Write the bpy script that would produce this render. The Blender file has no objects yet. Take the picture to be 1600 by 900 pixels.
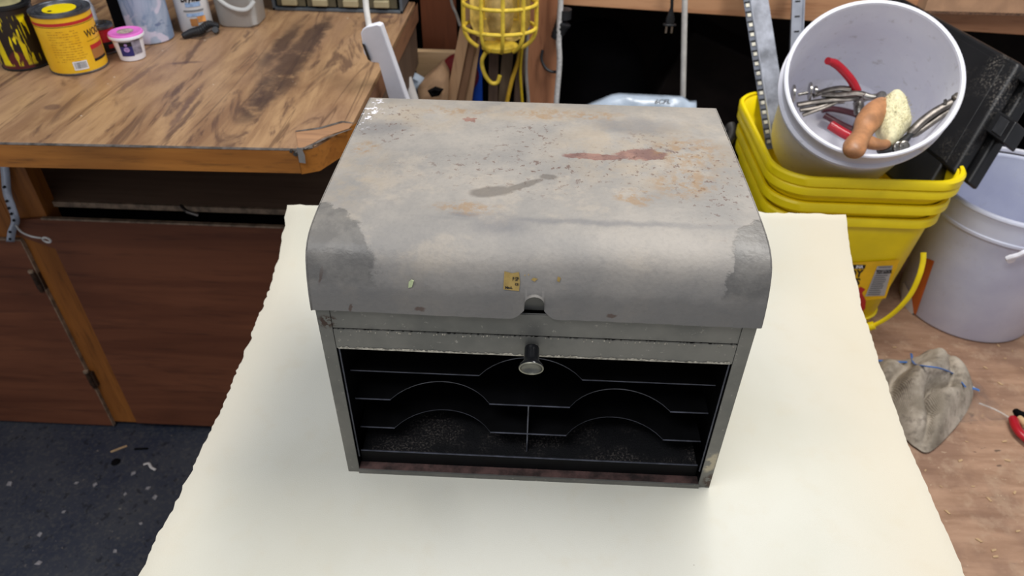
import bpy, bmesh, math, random
from mathutils import Vector as V, Matrix, Euler
random.seed(7)
SC = bpy.context.scene
COL = SC.collection
PI = math.pi

# ------------------------------------------------------------------ camera
CAM = V((-0.0027, -0.44106, 1.3932))
CF = V((-0.02818219, 0.78308221, -0.62127934))
CR = V((0.99887286, 0.04580957, 0.01242957))
CU = V((-0.03819391, 0.62022878, 0.78349058))
FPX = 1118.5265
cd = bpy.data.cameras.new('camera')
cam = bpy.data.objects.new('camera', cd)
COL.objects.link(cam)
mw = Matrix.Identity(4)
for i in range(3):
    mw[i][0] = CR[i]; mw[i][1] = CU[i]; mw[i][2] = -CF[i]; mw[i][3] = CAM[i]
cam.matrix_world = mw
cd.sensor_width = 36.0
cd.lens = 36.0 * FPX / 1600.0
cd.clip_start = 0.02
cd.dof.use_dof = True
cd.dof.focus_distance = 0.62
cd.dof.aperture_fstop = 9.0
SC.camera = cam

# ------------------------------------------------------------------ world, lights, exposure
w = bpy.data.worlds.new('world'); SC.world = w; w.use_nodes = True
w.node_tree.nodes['Background'].inputs[0].default_value = (0.86, 0.90, 1.0, 1)
w.node_tree.nodes['Background'].inputs[1].default_value = 0.36
SC.view_settings.view_transform = 'Standard'
SC.view_settings.look = 'None'
SC.view_settings.gamma = 1.0
SC.view_settings.use_curve_mapping = False
SC.view_settings.exposure = 0.12

def area_light(name, loc, target, sx, sy, power, col):
    ld = bpy.data.lights.new(name, 'AREA'); ld.shape = 'RECTANGLE'
    ld.size = sx; ld.size_y = sy; ld.energy = power; ld.color = col
    o = bpy.data.objects.new(name, ld); COL.objects.link(o)
    o.location = loc
    o.rotation_euler = (V(target) - V(loc)).to_track_quat('-Z', 'Y').to_euler()
    return o
area_light('ceiling_tube_light', (0.55, 0.55, 2.55), (0.45, 0.5, 0), 1.3, 0.35, 30, (1.0, 0.98, 0.95))
area_light('ceiling_tube_light', (-0.7, -0.6, 2.5), (-0.25, 0.35, 0.6), 1.3, 0.4, 15, (0.97, 0.98, 1.0))

# ------------------------------------------------------------------ geometry helpers
def ray(px, py): return CF + CR * ((px - 800) / FPX) + CU * ((450 - py) / FPX)
def at_y(px, py, y):
    d = ray(px, py); return CAM + d * ((y - CAM.y) / d.y)
def at_z(px, py, z):
    d = ray(px, py); return CAM + d * ((z - CAM.z) / d.z)

class MB:
    def __init__(s): s.v = []; s.f = []; s.m = []
    def add(s, vs, fs, mi=0):
        b = len(s.v); s.v += [tuple(x) for x in vs]
        for f in fs: s.f.append(tuple(b + i for i in f)); s.m.append(mi)
        return s
    def box(s, lo, hi, mi=0, mat=None):
        x0, y0, z0 = lo; x1, y1, z1 = hi
        vs = [V(p) for p in ((x0,y0,z0),(x1,y0,z0),(x1,y1,z0),(x0,y1,z0),(x0,y0,z1),(x1,y0,z1),(x1,y1,z1),(x0,y1,z1))]
        if mat: vs = [mat @ p for p in vs]
        return s.add(vs, [(0,3,2,1),(4,5,6,7),(0,1,5,4),(1,2,6,5),(2,3,7,6),(3,0,4,7)], mi)
    def tube(s, pts, r, n=10, mi=0, closed=False, flat=1.0, cap=True):
        pts = [V(p) for p in pts]
        rs = r if isinstance(r, (list, tuple)) else [r] * len(pts)
        rings = []; up = None
        for i, p in enumerate(pts):
            if closed: t = pts[(i + 1) % len(pts)] - pts[i - 1]
            else: t = (pts[min(i + 1, len(pts) - 1)] - pts[max(i - 1, 0)])
            t.normalize()
            if up is None:
                up = V((0, 0, 1)) if abs(t.z) < .9 else V((0, 1, 0))
            u = t.cross(up)
            if u.length < 1e-6: u = t.orthogonal()
            u.normalize(); v = u.cross(t).normalized(); up = v
            rings.append([p + (u * math.cos(a) + v * math.sin(a) * flat) * rs[i] for a in [2 * PI * k / n for k in range(n)]])
        b = len(s.v)
        for ring in rings: s.v += [tuple(q) for q in ring]
        L = len(pts)
        for i in range(L if closed else L - 1):
            j = (i + 1) % L
            for k in range(n):
                k2 = (k + 1) % n
                s.f.append((b + i*n + k, b + i*n + k2, b + j*n + k2, b + j*n + k)); s.m.append(mi)
        if cap and not closed:
            s.f.append(tuple(b + k for k in range(n))[::-1]); s.m.append(mi)
            s.f.append(tuple(b + (L-1)*n + k for k in range(n))); s.m.append(mi)
        return s
    def lathe(s, prof, n=48, mat=None, mi=0, a0=0.0, a1=2 * PI, mis=None):
        full = abs(a1 - a0 - 2 * PI) < 1e-6
        cols = n if full else n + 1
        b = len(s.v)
        for (r, z) in prof:
            for k in range(cols):
                a = a0 + (a1 - a0) * k / n
                p = V((r * math.cos(a), r * math.sin(a), z))
                s.v.append(tuple(mat @ p) if mat else tuple(p))
        for i in range(len(prof) - 1):
            for k in range(n):
                k2 = (k + 1) % cols
                s.f.append((b + i*cols + k, b + i*cols + k2, b + (i+1)*cols + k2, b + (i+1)*cols + k))
                s.m.append(mis[i] if mis else mi)
        return s
    def prism(s, outline, z0, z1, mat=None, mi=0):
        n = len(outline)
        vs = [V((x, y, z0)) for x, y in outline] + [V((x, y, z1)) for x, y in outline]
        if mat: vs = [mat @ p for p in vs]
        fs = [tuple(range(n))[::-1], tuple(range(n, 2 * n))] + [(i, (i+1) % n, n + (i+1) % n, n + i) for i in range(n)]
        return s.add(vs, fs, mi)
    def grid(s, rows, mi=0):
        b = len(s.v); c = len(rows[0])
        for r in rows: s.v += [tuple(p) for p in r]
        for i in range(len(rows) - 1):
            for j in range(c - 1):
                s.f.append((b + i*c + j, b + i*c + j + 1, b + (i+1)*c + j + 1, b + (i+1)*c + j)); s.m.append(mi)
        return s
    def build(s, name, mat, parent=None, bevel=0, solid=0, sub=0, smooth=40, loc=None, offset=-1):
        me = bpy.data.meshes.new(name)
        if loc is None:
            loc = V((0, 0, 0))
            if parent is None and s.v:
                xs, ys, zs = zip(*s.v)
                loc = V(((min(xs)+max(xs))/2, (min(ys)+max(ys))/2, min(zs)))
        loc = V(loc)
        base = V(parent['wl']) if parent is not None else V((0, 0, 0))
        me.from_pydata([tuple(V(p) - loc - base) for p in s.v] if not getattr(s, 'local', False) else s.v, [], s.f)
        mats = mat if isinstance(mat, (list, tuple)) else [mat]
        for m in mats: me.materials.append(m)
        me.polygons.foreach_set('material_index', s.m)
        me.validate()
        bm = bmesh.new(); bm.from_mesh(me); bmesh.ops.recalc_face_normals(bm, faces=bm.faces); bm.to_mesh(me); bm.free()
        for p in me.polygons: p.use_smooth = True
        me.set_sharp_from_angle(angle=math.radians(smooth))
        o = bpy.data.objects.new(name, me); COL.objects.link(o)
        if parent is not None: o.parent = parent
        o.location = loc
        o['wl'] = tuple(loc + base)
        if solid:
            md = o.modifiers.new('solid', 'SOLIDIFY'); md.thickness = solid; md.offset = offset
        if bevel:
            md = o.modifiers.new('bevel', 'BEVEL'); md.width = bevel; md.segments = 2; md.limit_method = 'ANGLE'; md.angle_limit = math.radians(40)
            md.harden_normals = True
        if sub:
            md = o.modifiers.new('sub', 'SUBSURF'); md.levels = sub; md.render_levels = sub
        return o

def tag(o, label=None, cat=None, group=None, kind=None):
    if label: o['label'] = label
    if cat: o['category'] = cat
    if group: o['group'] = group
    if kind: o['kind'] = kind
    return o
def thing(name, loc, label, cat, group=None):
    o = bpy.data.objects.new(name, None); COL.objects.link(o)
    o.location = loc; o.empty_display_size = .05; o['wl'] = tuple(loc)
    return tag(o, label, cat, group)
def frame_mat(origin, ex, ey, ez):
    m = Matrix.Identity(4)
    for i in range(3):
        m[i][0] = ex[i]; m[i][1] = ey[i]; m[i][2] = ez[i]; m[i][3] = origin[i]
    return m
def axis_mat(origin, ez, hint=(0, 0, 1)):
    ez = V(ez).normalized(); ex = V(hint).cross(ez)
    if ex.length < 1e-5: ex = V((1, 0, 0))
    ex.normalize(); ey = ez.cross(ex)
    return frame_mat(V(origin), ex, ey, ez)
def smoothpath(pts, k=6):
    pts = [V(p) for p in pts]; out = []
    P = [pts[0]] + pts + [pts[-1]]
    for i in range(1, len(P) - 2):
        a, b, c, d = P[i-1], P[i], P[i+1], P[i+2]
        for j in range(k):
            t = j / k
            out.append(.5 * ((2*b) + (c - a)*t + (2*a - 5*b + 4*c - d)*t*t + (3*b - a - 3*c + d)*t**3))
    out.append(pts[-1]); return out
def text_mesh(txt, size, bold=0.0, sx=1.0, align='LEFT', shear=0.0):
    cu = bpy.data.curves.new('lettering_curve', 'FONT'); cu.body = txt; cu.size = size; cu.offset = bold
    cu.align_x = align; cu.shear = shear; cu.resolution_u = 3
    o = bpy.data.objects.new('lettering_curve', cu); COL.objects.link(o)
    dg = bpy.context.evaluated_depsgraph_get(); dg.update()
    me = o.evaluated_get(dg).to_mesh()
    vs = [(v.co.x * sx, v.co.y) for v in me.vertices]; fs = [tuple(p.vertices) for p in me.polygons]
    o.evaluated_get(dg).to_mesh_clear()
    bpy.data.objects.remove(o); bpy.data.curves.remove(cu)
    return vs, fs
def rrect(w, h, r, k=6):
    out = []
    for cx, cy, a in ((w/2-r, h/2-r, 0), (-w/2+r, h/2-r, 90), (-w/2+r, -h/2+r, 180), (w/2-r, -h/2+r, 270)):
        for i in range(k + 1):
            t = math.radians(a + 90 * i / k); out.append((cx + r*math.cos(t), cy + r*math.sin(t)))
    return out

# ------------------------------------------------------------------ material helpers
def srgb(r, g, b):
    f = lambda c: (c/255/12.92) if c/255 <= .04045 else ((c/255 + .055)/1.055)**2.4
    return (f(r), f(g), f(b), 1)
class NT:
    def __init__(s, name, rough=.5, metal=0.0, spec=.5):
        s.m = bpy.data.materials.new(name); s.m.use_nodes = True; s.t = s.m.node_tree
        s.n = s.t.nodes; s.l = s.t.links; s.b = s.n['Principled BSDF']
        s.b.inputs['Roughness'].default_value = rough; s.b.inputs['Metallic'].default_value = metal
        s.b.inputs['Specular IOR Level'].default_value = spec
        s._c = None
    def co(s, gen='Object'):
        if s._c is None: s._c = s.n.new('ShaderNodeTexCoord')
        return s._c.outputs[gen]
    def _in(s, sock, val):
        if hasattr(val, 'is_linked') or isinstance(val, bpy.types.NodeSocket): s.l.new(val, sock)
        else:
            if isinstance(val, (tuple, list)) and len(sock.default_value) == 4 and len(val) == 3: val = (*val, 1)
            sock.default_value = val
    def map(s, scale=(1,1,1), loc=(0,0,0), rot=(0,0,0), vec=None):
        n = s.n.new('ShaderNodeMapping'); s._in(n.inputs['Vector'], vec or s.co())
        n.inputs['Scale'].default_value = scale; n.inputs['Location'].default_value = loc; n.inputs['Rotation'].default_value = rot
        return n.outputs[0]
    def noise(s, scale=5, detail=4, rough=.55, vec=None, dist=0.0, color=False):
        n = s.n.new('ShaderNodeTexNoise'); s._in(n.inputs['Vector'], vec or s.co())
        n.inputs['Scale'].default_value = scale; n.inputs['Detail'].default_value = detail
        n.inputs['Roughness'].default_value = rough; n.inputs['Distortion'].default_value = dist
        return n.outputs['Color' if color else 'Fac']
    def voro(s, scale=5, vec=None, out='Distance', rnd=1.0):
        n = s.n.new('ShaderNodeTexVoronoi'); s._in(n.inputs['Vector'], vec or s.co())
        n.inputs['Scale'].default_value = scale; n.inputs['Randomness'].default_value = rnd
        return n.outputs[out]
    def wave(s, scale=5, dist=3, vec=None, detail=2, dirn='X', dscale=1.0):
        n = s.n.new('ShaderNodeTexWave'); s._in(n.inputs['Vector'], vec or s.co()); n.bands_direction = dirn
        n.inputs['Scale'].default_value = scale; n.inputs['Distortion'].default_value = dist; n.inputs['Detail'].default_value = detail
        n.inputs['Detail Scale'].default_value = dscale
        return n.outputs['Fac']
    def ramp(s, fac, a, b):
        n = s.n.new('ShaderNodeMapRange'); n.interpolation_type = 'SMOOTHSTEP'
        s._in(n.inputs['Value'], fac); n.inputs['From Min'].default_value = a; n.inputs['From Max'].default_value = b
        return n.outputs[0]
    def cramp(s, fac, stops):
        n = s.n.new('ShaderNodeValToRGB'); s._in(n.inputs[0], fac); e = n.color_ramp.elements
        while len(e) < len(stops): e.new(.5)
        for el, (p, c) in zip(e, stops): el.position = p; el.color = c
        return n.outputs[0]
    def math(s, op, a, b=0.0, clamp=False):
        n = s.n.new('ShaderNodeMath'); n.operation = op; n.use_clamp = clamp
        s._in(n.inputs[0], a); s._in(n.inputs[1], b); return n.outputs[0]
    def mix(s, fac, a, b, mode='MIX'):
        n = s.n.new('ShaderNodeMix'); n.data_type = 'RGBA'; n.blend_type = mode
        s._in(n.inputs[0], fac); s._in(n.inputs[6], a); s._in(n.inputs[7], b); return n.outputs[2]
    def blob(s, cx, cy, rx, ry, rot=0, warp=.02, wscale=40, soft=.35, plane='XY', vec=None):
        """mask of a stain with a fixed place and ragged rim"""
        k = (warp, wscale)
        if not hasattr(s, '_w'): s._w = {}
        if k not in s._w:
            c = s.noise(wscale, 4, .6, color=True)
            n = s.n.new('ShaderNodeVectorMath'); n.operation = 'SUBTRACT'; s._in(n.inputs[0], c); n.inputs[1].default_value = (.5, .5, .5)
            n2 = s.n.new('ShaderNodeVectorMath'); n2.operation = 'SCALE'; s.l.new(n.outputs[0], n2.inputs[0]); n2.inputs['Scale'].default_value = warp * 2
            n3 = s.n.new('ShaderNodeVectorMath'); n3.operation = 'ADD'; s._in(n3.inputs[0], s.co()); s.l.new(n2.outputs[0], n3.inputs[1])
            s._w[k] = n3.outputs[0]
        n = s.n.new('ShaderNodeVectorMath'); n.operation = 'SUBTRACT'; s.l.new(s._w[k], n.inputs[0])
        n.inputs[1].default_value = (cx, cy, 0) if plane == 'XY' else (cx, 0, cy)
        r = s.n.new('ShaderNodeVectorRotate'); s.l.new(n.outputs[0], r.inputs['Vector']); r.rotation_type = 'Z_AXIS' if plane == 'XY' else 'Y_AXIS'
        r.inputs['Angle'].default_value = -math.radians(rot)
        m = s.n.new('ShaderNodeVectorMath'); m.operation = 'MULTIPLY'; s.l.new(r.outputs[0], m.inputs[0])
        m.inputs[1].default_value = (1/rx, 1/ry, 0) if plane == 'XY' else (1/rx, 0, 1/ry)
        l = s.n.new('ShaderNodeVectorMath'); l.operation = 'LENGTH'; s.l.new(m.outputs[0], l.inputs[0])
        mr = s.n.new('ShaderNodeMapRange'); mr.interpolation_type = 'SMOOTHSTEP'; s.l.new(l.outputs['Value'], mr.inputs['Value'])
        mr.inputs['From Min'].default_value = 1 - soft; mr.inputs['From Max'].default_value = 1 + soft
        mr.inputs['To Min'].default_value = 1; mr.inputs['To Max'].default_value = 0
        return mr.outputs[0]
    def vmax(s, lst):
        o = lst[0]
        for x in lst[1:]: o = s.math('MAXIMUM', o, x)
        return o
    def bump(s, h, strength=.3, dist=.001):
        n = s.n.new('ShaderNodeBump'); n.inputs['Strength'].default_value = strength; n.inputs['Distance'].default_value = dist
        s._in(n.inputs['Height'], h); s.l.new(n.outputs[0], s.b.inputs['Normal']); return s
    def col(s, c): s._in(s.b.inputs['Base Color'], c); return s
    def rgh(s, c): s._in(s.b.inputs['Roughness'], c); return s

def plain(name, c, rough=.5, metal=0.0, var=.12, scale=30, bump=.15, spec=.5, bd=.0006):
    t = NT(name, rough, metal, spec)
    n = t.noise(scale, 5, .6)
    dark = tuple(x * (1 - var * 1.6) for x in c[:3]); light = tuple(min(1, x * (1 + var)) for x in c[:3])
    t.col(t.mix(t.ramp(n, .3, .7), dark, light)); t.rgh(t.math('ADD', t.math('MULTIPLY', n, .2), rough - .1))
    if bump: t.bump(t.noise(scale * 6, 3, .5), bump, bd)
    return t.m
def wood(name, a, b, dark, grain=(1, 0, 0), scale=22, rough=.55, stain=.3, loc=(0, 0, 0), spec=.4):
    """grain: direction of the fibres"""
    t = NT(name, rough, 0, spec)
    sc = tuple(1.0 if g < .5 else .09 for g in grain)
    v = t.map(scale=sc, loc=loc)
    n1 = t.noise(scale, 6, .6, v, .6); n2 = t.noise(scale * 6, 4, .6, v); n3 = t.noise(2.5, 3, .5)
    c = t.mix(t.ramp(n1, .3, .7), a, b)
    c = t.mix(t.math('MULTIPLY', t.ramp(n2, .5, .75), .45), c, dark)
    c = t.mix(t.math('MULTIPLY', t.ramp(n3, .5, .7), stain), c, dark)
    t.col(c); t.bump(n2, .25, .0008)
    return t.m

# ---------- lid paint (origin of the chest = centre of its front bottom edge)
def lid_material():
    t = NT('grey_hammered_paint_worn', .6, 0, .4)
    big = t.noise(9, 5, .6); mid = t.noise(38, 5, .65); fine = t.noise(220, 4, .7); vs = t.noise(16, 6, .7)
    sep = t.n.new('ShaderNodeSeparateXYZ'); t.l.new(t.co(), sep.inputs[0])
    z = sep.outputs['Z']; y = sep.outputs['Y']
    c = t.mix(t.ramp(big, .35, .65), srgb(136, 132, 127), srgb(158, 151, 142))
    c = t.mix(t.math('MULTIPLY', t.ramp(vs, .5, .66), .45), c, srgb(174, 162, 146))
    c = t.mix(t.math('MULTIPLY', t.ramp(mid, .55, .75), .25), c, srgb(110, 108, 107))
    c = t.mix(t.math('MULTIPLY', t.ramp(fine, .45, .7), .16), c, srgb(110, 108, 106))
    # front lip darkened in colour for its shade under overhead light
    lip = t.ramp(t.math('ADD', z, t.math('MULTIPLY', t.math('SUBTRACT', mid, .5), .016)), .262, .240)
    c = t.mix(t.math('MULTIPLY', lip, .4), c, srgb(104, 104, 104))
    lowlip_shade = t.ramp(t.math('ADD', z, t.math('MULTIPLY', t.math('SUBTRACT', mid, .5), .02)), .243, .232)
    c = t.mix(t.math('MULTIPLY', lowlip_shade, .4), c, srgb(80, 79, 78))
    # pale tan scuffed ground around the rust
    tan = t.vmax([t.blob(.10, .17, .085, .075, 0, .03, 18, .5), t.blob(.0, .245, .07, .022, 0, .02, 30, .5), t.blob(-.12, .235, .05, .03, 0, .02, 30, .6), t.blob(-.165, .11, .03, .05, 0, .02, 30, .6)])
    c = t.mix(t.math('MULTIPLY', t.math('MULTIPLY', tan, t.ramp(mid, .35, .65)), .5), c, srgb(162, 146, 124))
    # bluish dull smears
    sm = t.vmax([t.blob(.09, .225, .045, .016, 0, .02, 30, .7), t.blob(.045, .050, .10, .0035, 0, .005, 60, .8), t.blob(-.06, .054, .012, .003, 0, .004, 60, .6), t.blob(-.03, .042, .02, .012, 0, .01, 60, .8), t.blob(-.16, .2, .03, .02, 0, .02, 30, .7)])
    c = t.mix(t.math('MULTIPLY', sm, .5), c, srgb(98, 98, 102))
    # darker original paint left at both front corners
    cor = t.vmax([t.blob(-.188, .034, .052, .030, -22, .012, 90, .06), t.blob(-.172, .004, .046, .026, 0, .012, 90, .06),
                  t.blob(.196, .032, .044, .032, 20, .012, 90, .06), t.blob(.180, .004, .032, .022, 0, .012, 90, .06)])
    cor = t.math('MULTIPLY', cor, t.ramp(z, .232, .246))
    c = t.mix(t.math('MULTIPLY', cor, .8), c, t.mix(t.ramp(mid, .4, .6), srgb(92, 90, 87), srgb(112, 109, 104)))
    # red-brown bare patches
    top = t.ramp(z, .262, .27)
    red = t.vmax([t.blob(.094, .164, .025, .0105, 4, .008, 90, .1), t.blob(.049, .157, .028, .0060, -3, .006, 90, .1), t.blob(-.0715, .226, .0065, .005, 0, .006, 120, .1)])
    red = t.math('MULTIPLY', red, top)
    c = t.mix(t.math('MULTIPLY', red, .9), c, t.mix(t.ramp(mid, .4, .6), srgb(110, 78, 72), srgb(140, 104, 92)))
    # dark flecks where paint blistered
    area = t.vmax([t.blob(.11, .165, .055, .04, 0, .03, 20, .5), t.blob(-.012, .19, .035, .035, 0, .03, 20, .5), t.blob(-.15, .215, .03, .04, 0, .03, 20, .5), t.blob(.15, .12, .04, .06, 0, .03, 20, .5), t.blob(.02, .13, .12, .03, 0, .03, 20, .8)])
    fl = t.math('MULTIPLY', t.math('MULTIPLY', area, t.ramp(t.noise(130, 5, .7), .57, .62)), top)
    c = t.mix(t.math('MULTIPLY', fl, .75), c, srgb(92, 66, 56))
    rim = t.math('MULTIPLY', t.math('MULTIPLY', t.blob(.108, .168, .016, .008, 10, .01, 90, .3), t.ramp(mid, .45, .5)), top)
    c = t.mix(t.math('MULTIPLY', rim, .7), c, srgb(86, 62, 62))
    # orange rust blooms
    ru = t.vmax([t.blob(.081, .088, .018, .012, 0, .012, 60, .3), t.blob(.13, .115, .03, .022, 30, .02, 40, .5), t.blob(.0, .245, .03, .012, 0, .014, 50, .5), t.blob(.05, .245, .03, .008, 0, .014, 50, .6), t.blob(-.09, .245, .03, .008, 0, .014, 50, .6), t.blob(.14, .17, .03, .03, 0, .02, 40, .6), t.blob(-.06, .065, .025, .008, 0, .01, 50, .6), t.blob(-.165, .16, .012, .012, 0, .01, 50, .5)])
    ru = t.math('MULTIPLY', t.math('MULTIPLY', ru, t.ramp(t.noise(90, 5, .7), .42, .6)), top)
    c = t.mix(t.math('MULTIPLY', ru, .6), c, srgb(146, 114, 76))
    # oily smear
    oil = t.vmax([t.blob(-.040, .090, .019, .0085, 12, .004, 60, .25), t.blob(-.014, .102, .020, .004, 32, .004, 60, .3), t.blob(.008, .117, .008, .0045, 5, .003, 60, .3)])
    oil = t.math('MULTIPLY', oil, top)
    c = t.mix(t.math('MULTIPLY', oil, .7), c, srgb(94, 87, 80))
    # white and rust chips on the rear left corner
    wc = t.math('MULTIPLY', t.blob(-.178, .24, .014, .035, 0, .01, 60, .5), t.ramp(t.noise(160, 3, .6), .56, .6))
    c = t.mix(wc, c, srgb(225, 222, 228))
    # rust nicks on the lip
    nk = t.vmax([t.blob(-.171, .246, .0012, .0075, 15, .003, 120, .3, 'XZ'), t.blob(-.150, .217, .0012, .004, 10, .003, 120, .3, 'XZ'), t.blob(-.092, .219, .004, .002, 0, .004, 120, .4, 'XZ'), t.blob(.062, .219, .004, .0018, 0, .003, 120, .3, 'XZ')])
    nk = t.math('MULTIPLY', nk, t.ramp(y, .01, 0.0))
    c = t.mix(t.math('MULTIPLY', nk, .7), c, srgb(78, 54, 42))
    t.col(c)
    t.rgh(t.math('ADD', t.math('SUBTRACT', t.math('MULTIPLY', vs, .25), t.math('MULTIPLY', cor, .14)), .46))
    ham = t.math('MULTIPLY', t.noise(75, 3, .6), t.vmax([t.math('MULTIPLY', t.ramp(z, .274, .266), .9), t.math('MULTIPLY', cor, 2.6)]))
    t.bump(t.math('ADD', t.math('ADD', t.math('MULTIPLY', t.voro(240, out='Distance'), .4), t.math('MULTIPLY', fine, .7)), ham), .4, .0009)
    return t.m
def body_material():
    t = NT('grey_body_paint', .42, .25, .5)
    a = t.noise(14, 5, .6); f = t.noise(180, 4, .7)
    c = t.mix(t.ramp(a, .3, .7), srgb(92, 92, 88), srgb(116, 114, 108))
    c = t.mix(t.math('MULTIPLY', t.ramp(f, .62, .7), .5), c, srgb(170, 165, 155))
    ch = t.math('MULTIPLY', t.blob(.174, .038, .006, .014, 10, .006, 90, .25, 'XZ'), t.ramp(t.noise(70, 3, .6), .4, .5))
    c = t.mix(ch, c, srgb(168, 158, 136))
    ch2 = t.math('MULTIPLY', t.vmax([t.blob(.18, .012, .008, .01, 0, .006, 90, .3, 'XZ'), t.blob(-.172, .2, .008, .006, 0, .004, 90, .4, 'XZ')]), t.ramp(t.noise(150, 3, .6), .45, .5))
    c = t.mix(ch2, c, srgb(58, 40, 32))
    t.col(c); t.bump(f, .12, .0006); return t.m
def foam_material():
    t = NT('cream_foam', .95, 0, .1)
    a = t.noise(3.5, 4, .5); b = t.noise(30, 4, .6)
    sep = t.n.new('ShaderNodeSeparateXYZ'); t.l.new(t.co(), sep.inputs[0])
    c = t.mix(t.ramp(a, .35, .65), srgb(208, 205, 190), srgb(216, 214, 202))
    c = t.mix(t.math('MULTIPLY', t.ramp(b, .5, .75), .25), c, srgb(208, 199, 177))
    ed = t.ramp(t.math('ADD', t.math('ABSOLUTE', sep.outputs['X']), t.math('MULTIPLY', t.math('SUBTRACT', a, .5), .16)), .26, .40)
    c = t.mix(t.math('MULTIPLY', ed, .5), c, srgb(214, 199, 172))
    vn = t.n.new('ShaderNodeTexVoronoi'); vn.inputs['Scale'].default_value = 46; t._in(vn.inputs['Vector'], t.co())
    rn = t.n.new('ShaderNodeSeparateColor'); t.l.new(vn.outputs['Color'], rn.inputs[0])
    sp = t.math('MULTIPLY', t.ramp(vn.outputs['Distance'], .055, .035), t.math('GREATER_THAN', rn.outputs[0], .93))
    sp = t.math('MULTIPLY', sp, t.math('GREATER_THAN', t.noise(5, 2, .5), .5))
    c = t.mix(t.math('MULTIPLY', sp, .7), c, srgb(110, 90, 70))
    t.col(c); t.bump(t.noise(900, 2, .5), .25, .0008)
    t.b.inputs['Sheen Weight'].default_value = .2
    return t.m
def benchtop_material():
    t = NT('worn_wood_worktop', .38, 0, .5)
    v = t.map(scale=(1, .16, 1))
    n1 = t.noise(26, 6, .65, v, .8); n2 = t.noise(120, 4, .6, v); n3 = t.noise(7, 5, .6, t.map(scale=(1, .35, 1))); n4 = t.noise(13, 5, .65, t.map(scale=(1, .22, 1), loc=(3, 1, 0)), 1.2)
    c = t.mix(t.ramp(n1, .3, .7), srgb(138, 104, 76), srgb(180, 144, 106))
    c = t.mix(t.math('MULTIPLY', t.ramp(n3, .42, .62), .5), c, srgb(160, 126, 100))
    c = t.mix(t.math('MULTIPLY', t.ramp(n2, .5, .75), .4), c, srgb(112, 80, 58))
    c = t.mix(t.math('MULTIPLY', t.ramp(n4, .53, .63), .75), c, srgb(88, 64, 54))
    lines = t.ramp(t.noise(20, 3, .5, t.map(scale=(1, .06, 1), loc=(1.7, 0, 0)), 1.5), .585, .6)
    lines = t.math('MULTIPLY', lines, t.ramp(t.noise(20, 3, .5, t.map(scale=(1, .06, 1), loc=(1.7, 0, 0)), 1.5), .625, .605))
    c = t.mix(t.math('MULTIPLY', lines, .5), c, srgb(70, 50, 42))
    B = lambda *a, **k: t.blob(*a, **k)
    st = t.vmax([B(-.452, .97, .022, .1, 0, .02, 20, .35), B(-.458, .86, .03, .09, 0, .02, 20, .35), B(-.457, .75, .034, .09, 0, .02, 20, .35), B(-.46, .64, .022, .07, 0, .02, 20, .4), B(-.50, .90, .018, .13, 0, .015, 20, .6)])
    c = t.mix(t.math('MULTIPLY', t.math('MULTIPLY', st, t.ramp(t.noise(18, 5, .65), .28, .5)), .8), c, srgb(66, 50, 46))
    kn = t.vmax([B(-.70, .72, .007, .07, -3, .008, 40, .4), B(-.57, .62, .006, .09, 5, .008, 40, .4), B(-.645, .80, .028, .006, 15, .006, 40, .4), B(-.33, 1.085, .014, .011, 0, .003, 40, .3), B(-.78, .6, .014, .01, 0, .005, 40, .3)])
    c = t.mix(t.math('MULTIPLY', kn, .6), c, srgb(86, 62, 60))
    dust = t.math('MULTIPLY', t.ramp(t.voro(55), .1, .06), t.math('GREATER_THAN', t.noise(24, 2), .60))
    c = t.mix(dust, c, srgb(214, 200, 184))
    t.col(c); t.rgh(t.math('ADD', t.math('MULTIPLY', n3, .3), .25)); t.bump(t.math('ADD', n2, t.math('MULTIPLY', n1, .6)), .22, .001)
    return t.m
def plywood_floor_material():
    t = NT('stained_plywood', .7, 0, .3)
    v = t.map(scale=(.16, 1, 1))
    n1 = t.noise(30, 6, .65, v, .5); n2 = t.noise(9, 5, .6); n3 = t.noise(110, 4, .6, v)
    c = t.mix(t.ramp(n1, .3, .7), srgb(150, 116, 92), srgb(184, 148, 122))
    c = t.mix(t.math('MULTIPLY', t.ramp(n2, .42, .62), .55), c, srgb(128, 98, 82)); c = t.mix(t.math('MULTIPLY', t.ramp(t.noise(22, 5, .7), .5, .66), .45), c, srgb(188, 160, 134))
    c = t.mix(t.math('MULTIPLY', t.ramp(n3, .55, .75), .3), c, srgb(86, 62, 50))
    sp = t.ramp(t.noise(34, 3, .6, t.map(scale=(.55, 1, 1), loc=(4, 2, 0))), .68, .72)
    c = t.mix(t.math('MULTIPLY', sp, .7), c, srgb(50, 40, 38))
    ds = t.ramp(t.noise(150, 3, .7, t.map(scale=(.6, 1, 1), loc=(7, 2, 0))), .66, .70)
    c = t.mix(t.math('MULTIPLY', ds, .7), c, srgb(214, 190, 160))
    t.col(c); t.bump(n3, .4, .001); return t.m
def floor_material():
    t = NT('dark_blue_speckled_floor', .55, 0, .4)
    n1 = t.noise(4, 5, .6); n2 = t.noise(120, 4, .6)
    c = t.mix(t.ramp(n1, .3, .7), srgb(40, 46, 62), srgb(66, 68, 74))
    c = t.mix(t.math('MULTIPLY', t.ramp(n2, .45, .7), .4), c, srgb(92, 90, 86))
    c = t.mix(t.math('MULTIPLY', t.ramp(t.noise(60, 3, .6, t.map(loc=(3, 3, 0))), .6, .66), .6), c, srgb(22, 24, 30))
    s = t.ramp(t.noise(70, 3, .7, t.map(loc=(9, 3, 0))), .68, .72)
    c = t.mix(t.math('MULTIPLY', s, .6), c, srgb(150, 140, 128))
    t.col(c); t.bump(n2, .3, .001); return t.m

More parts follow.
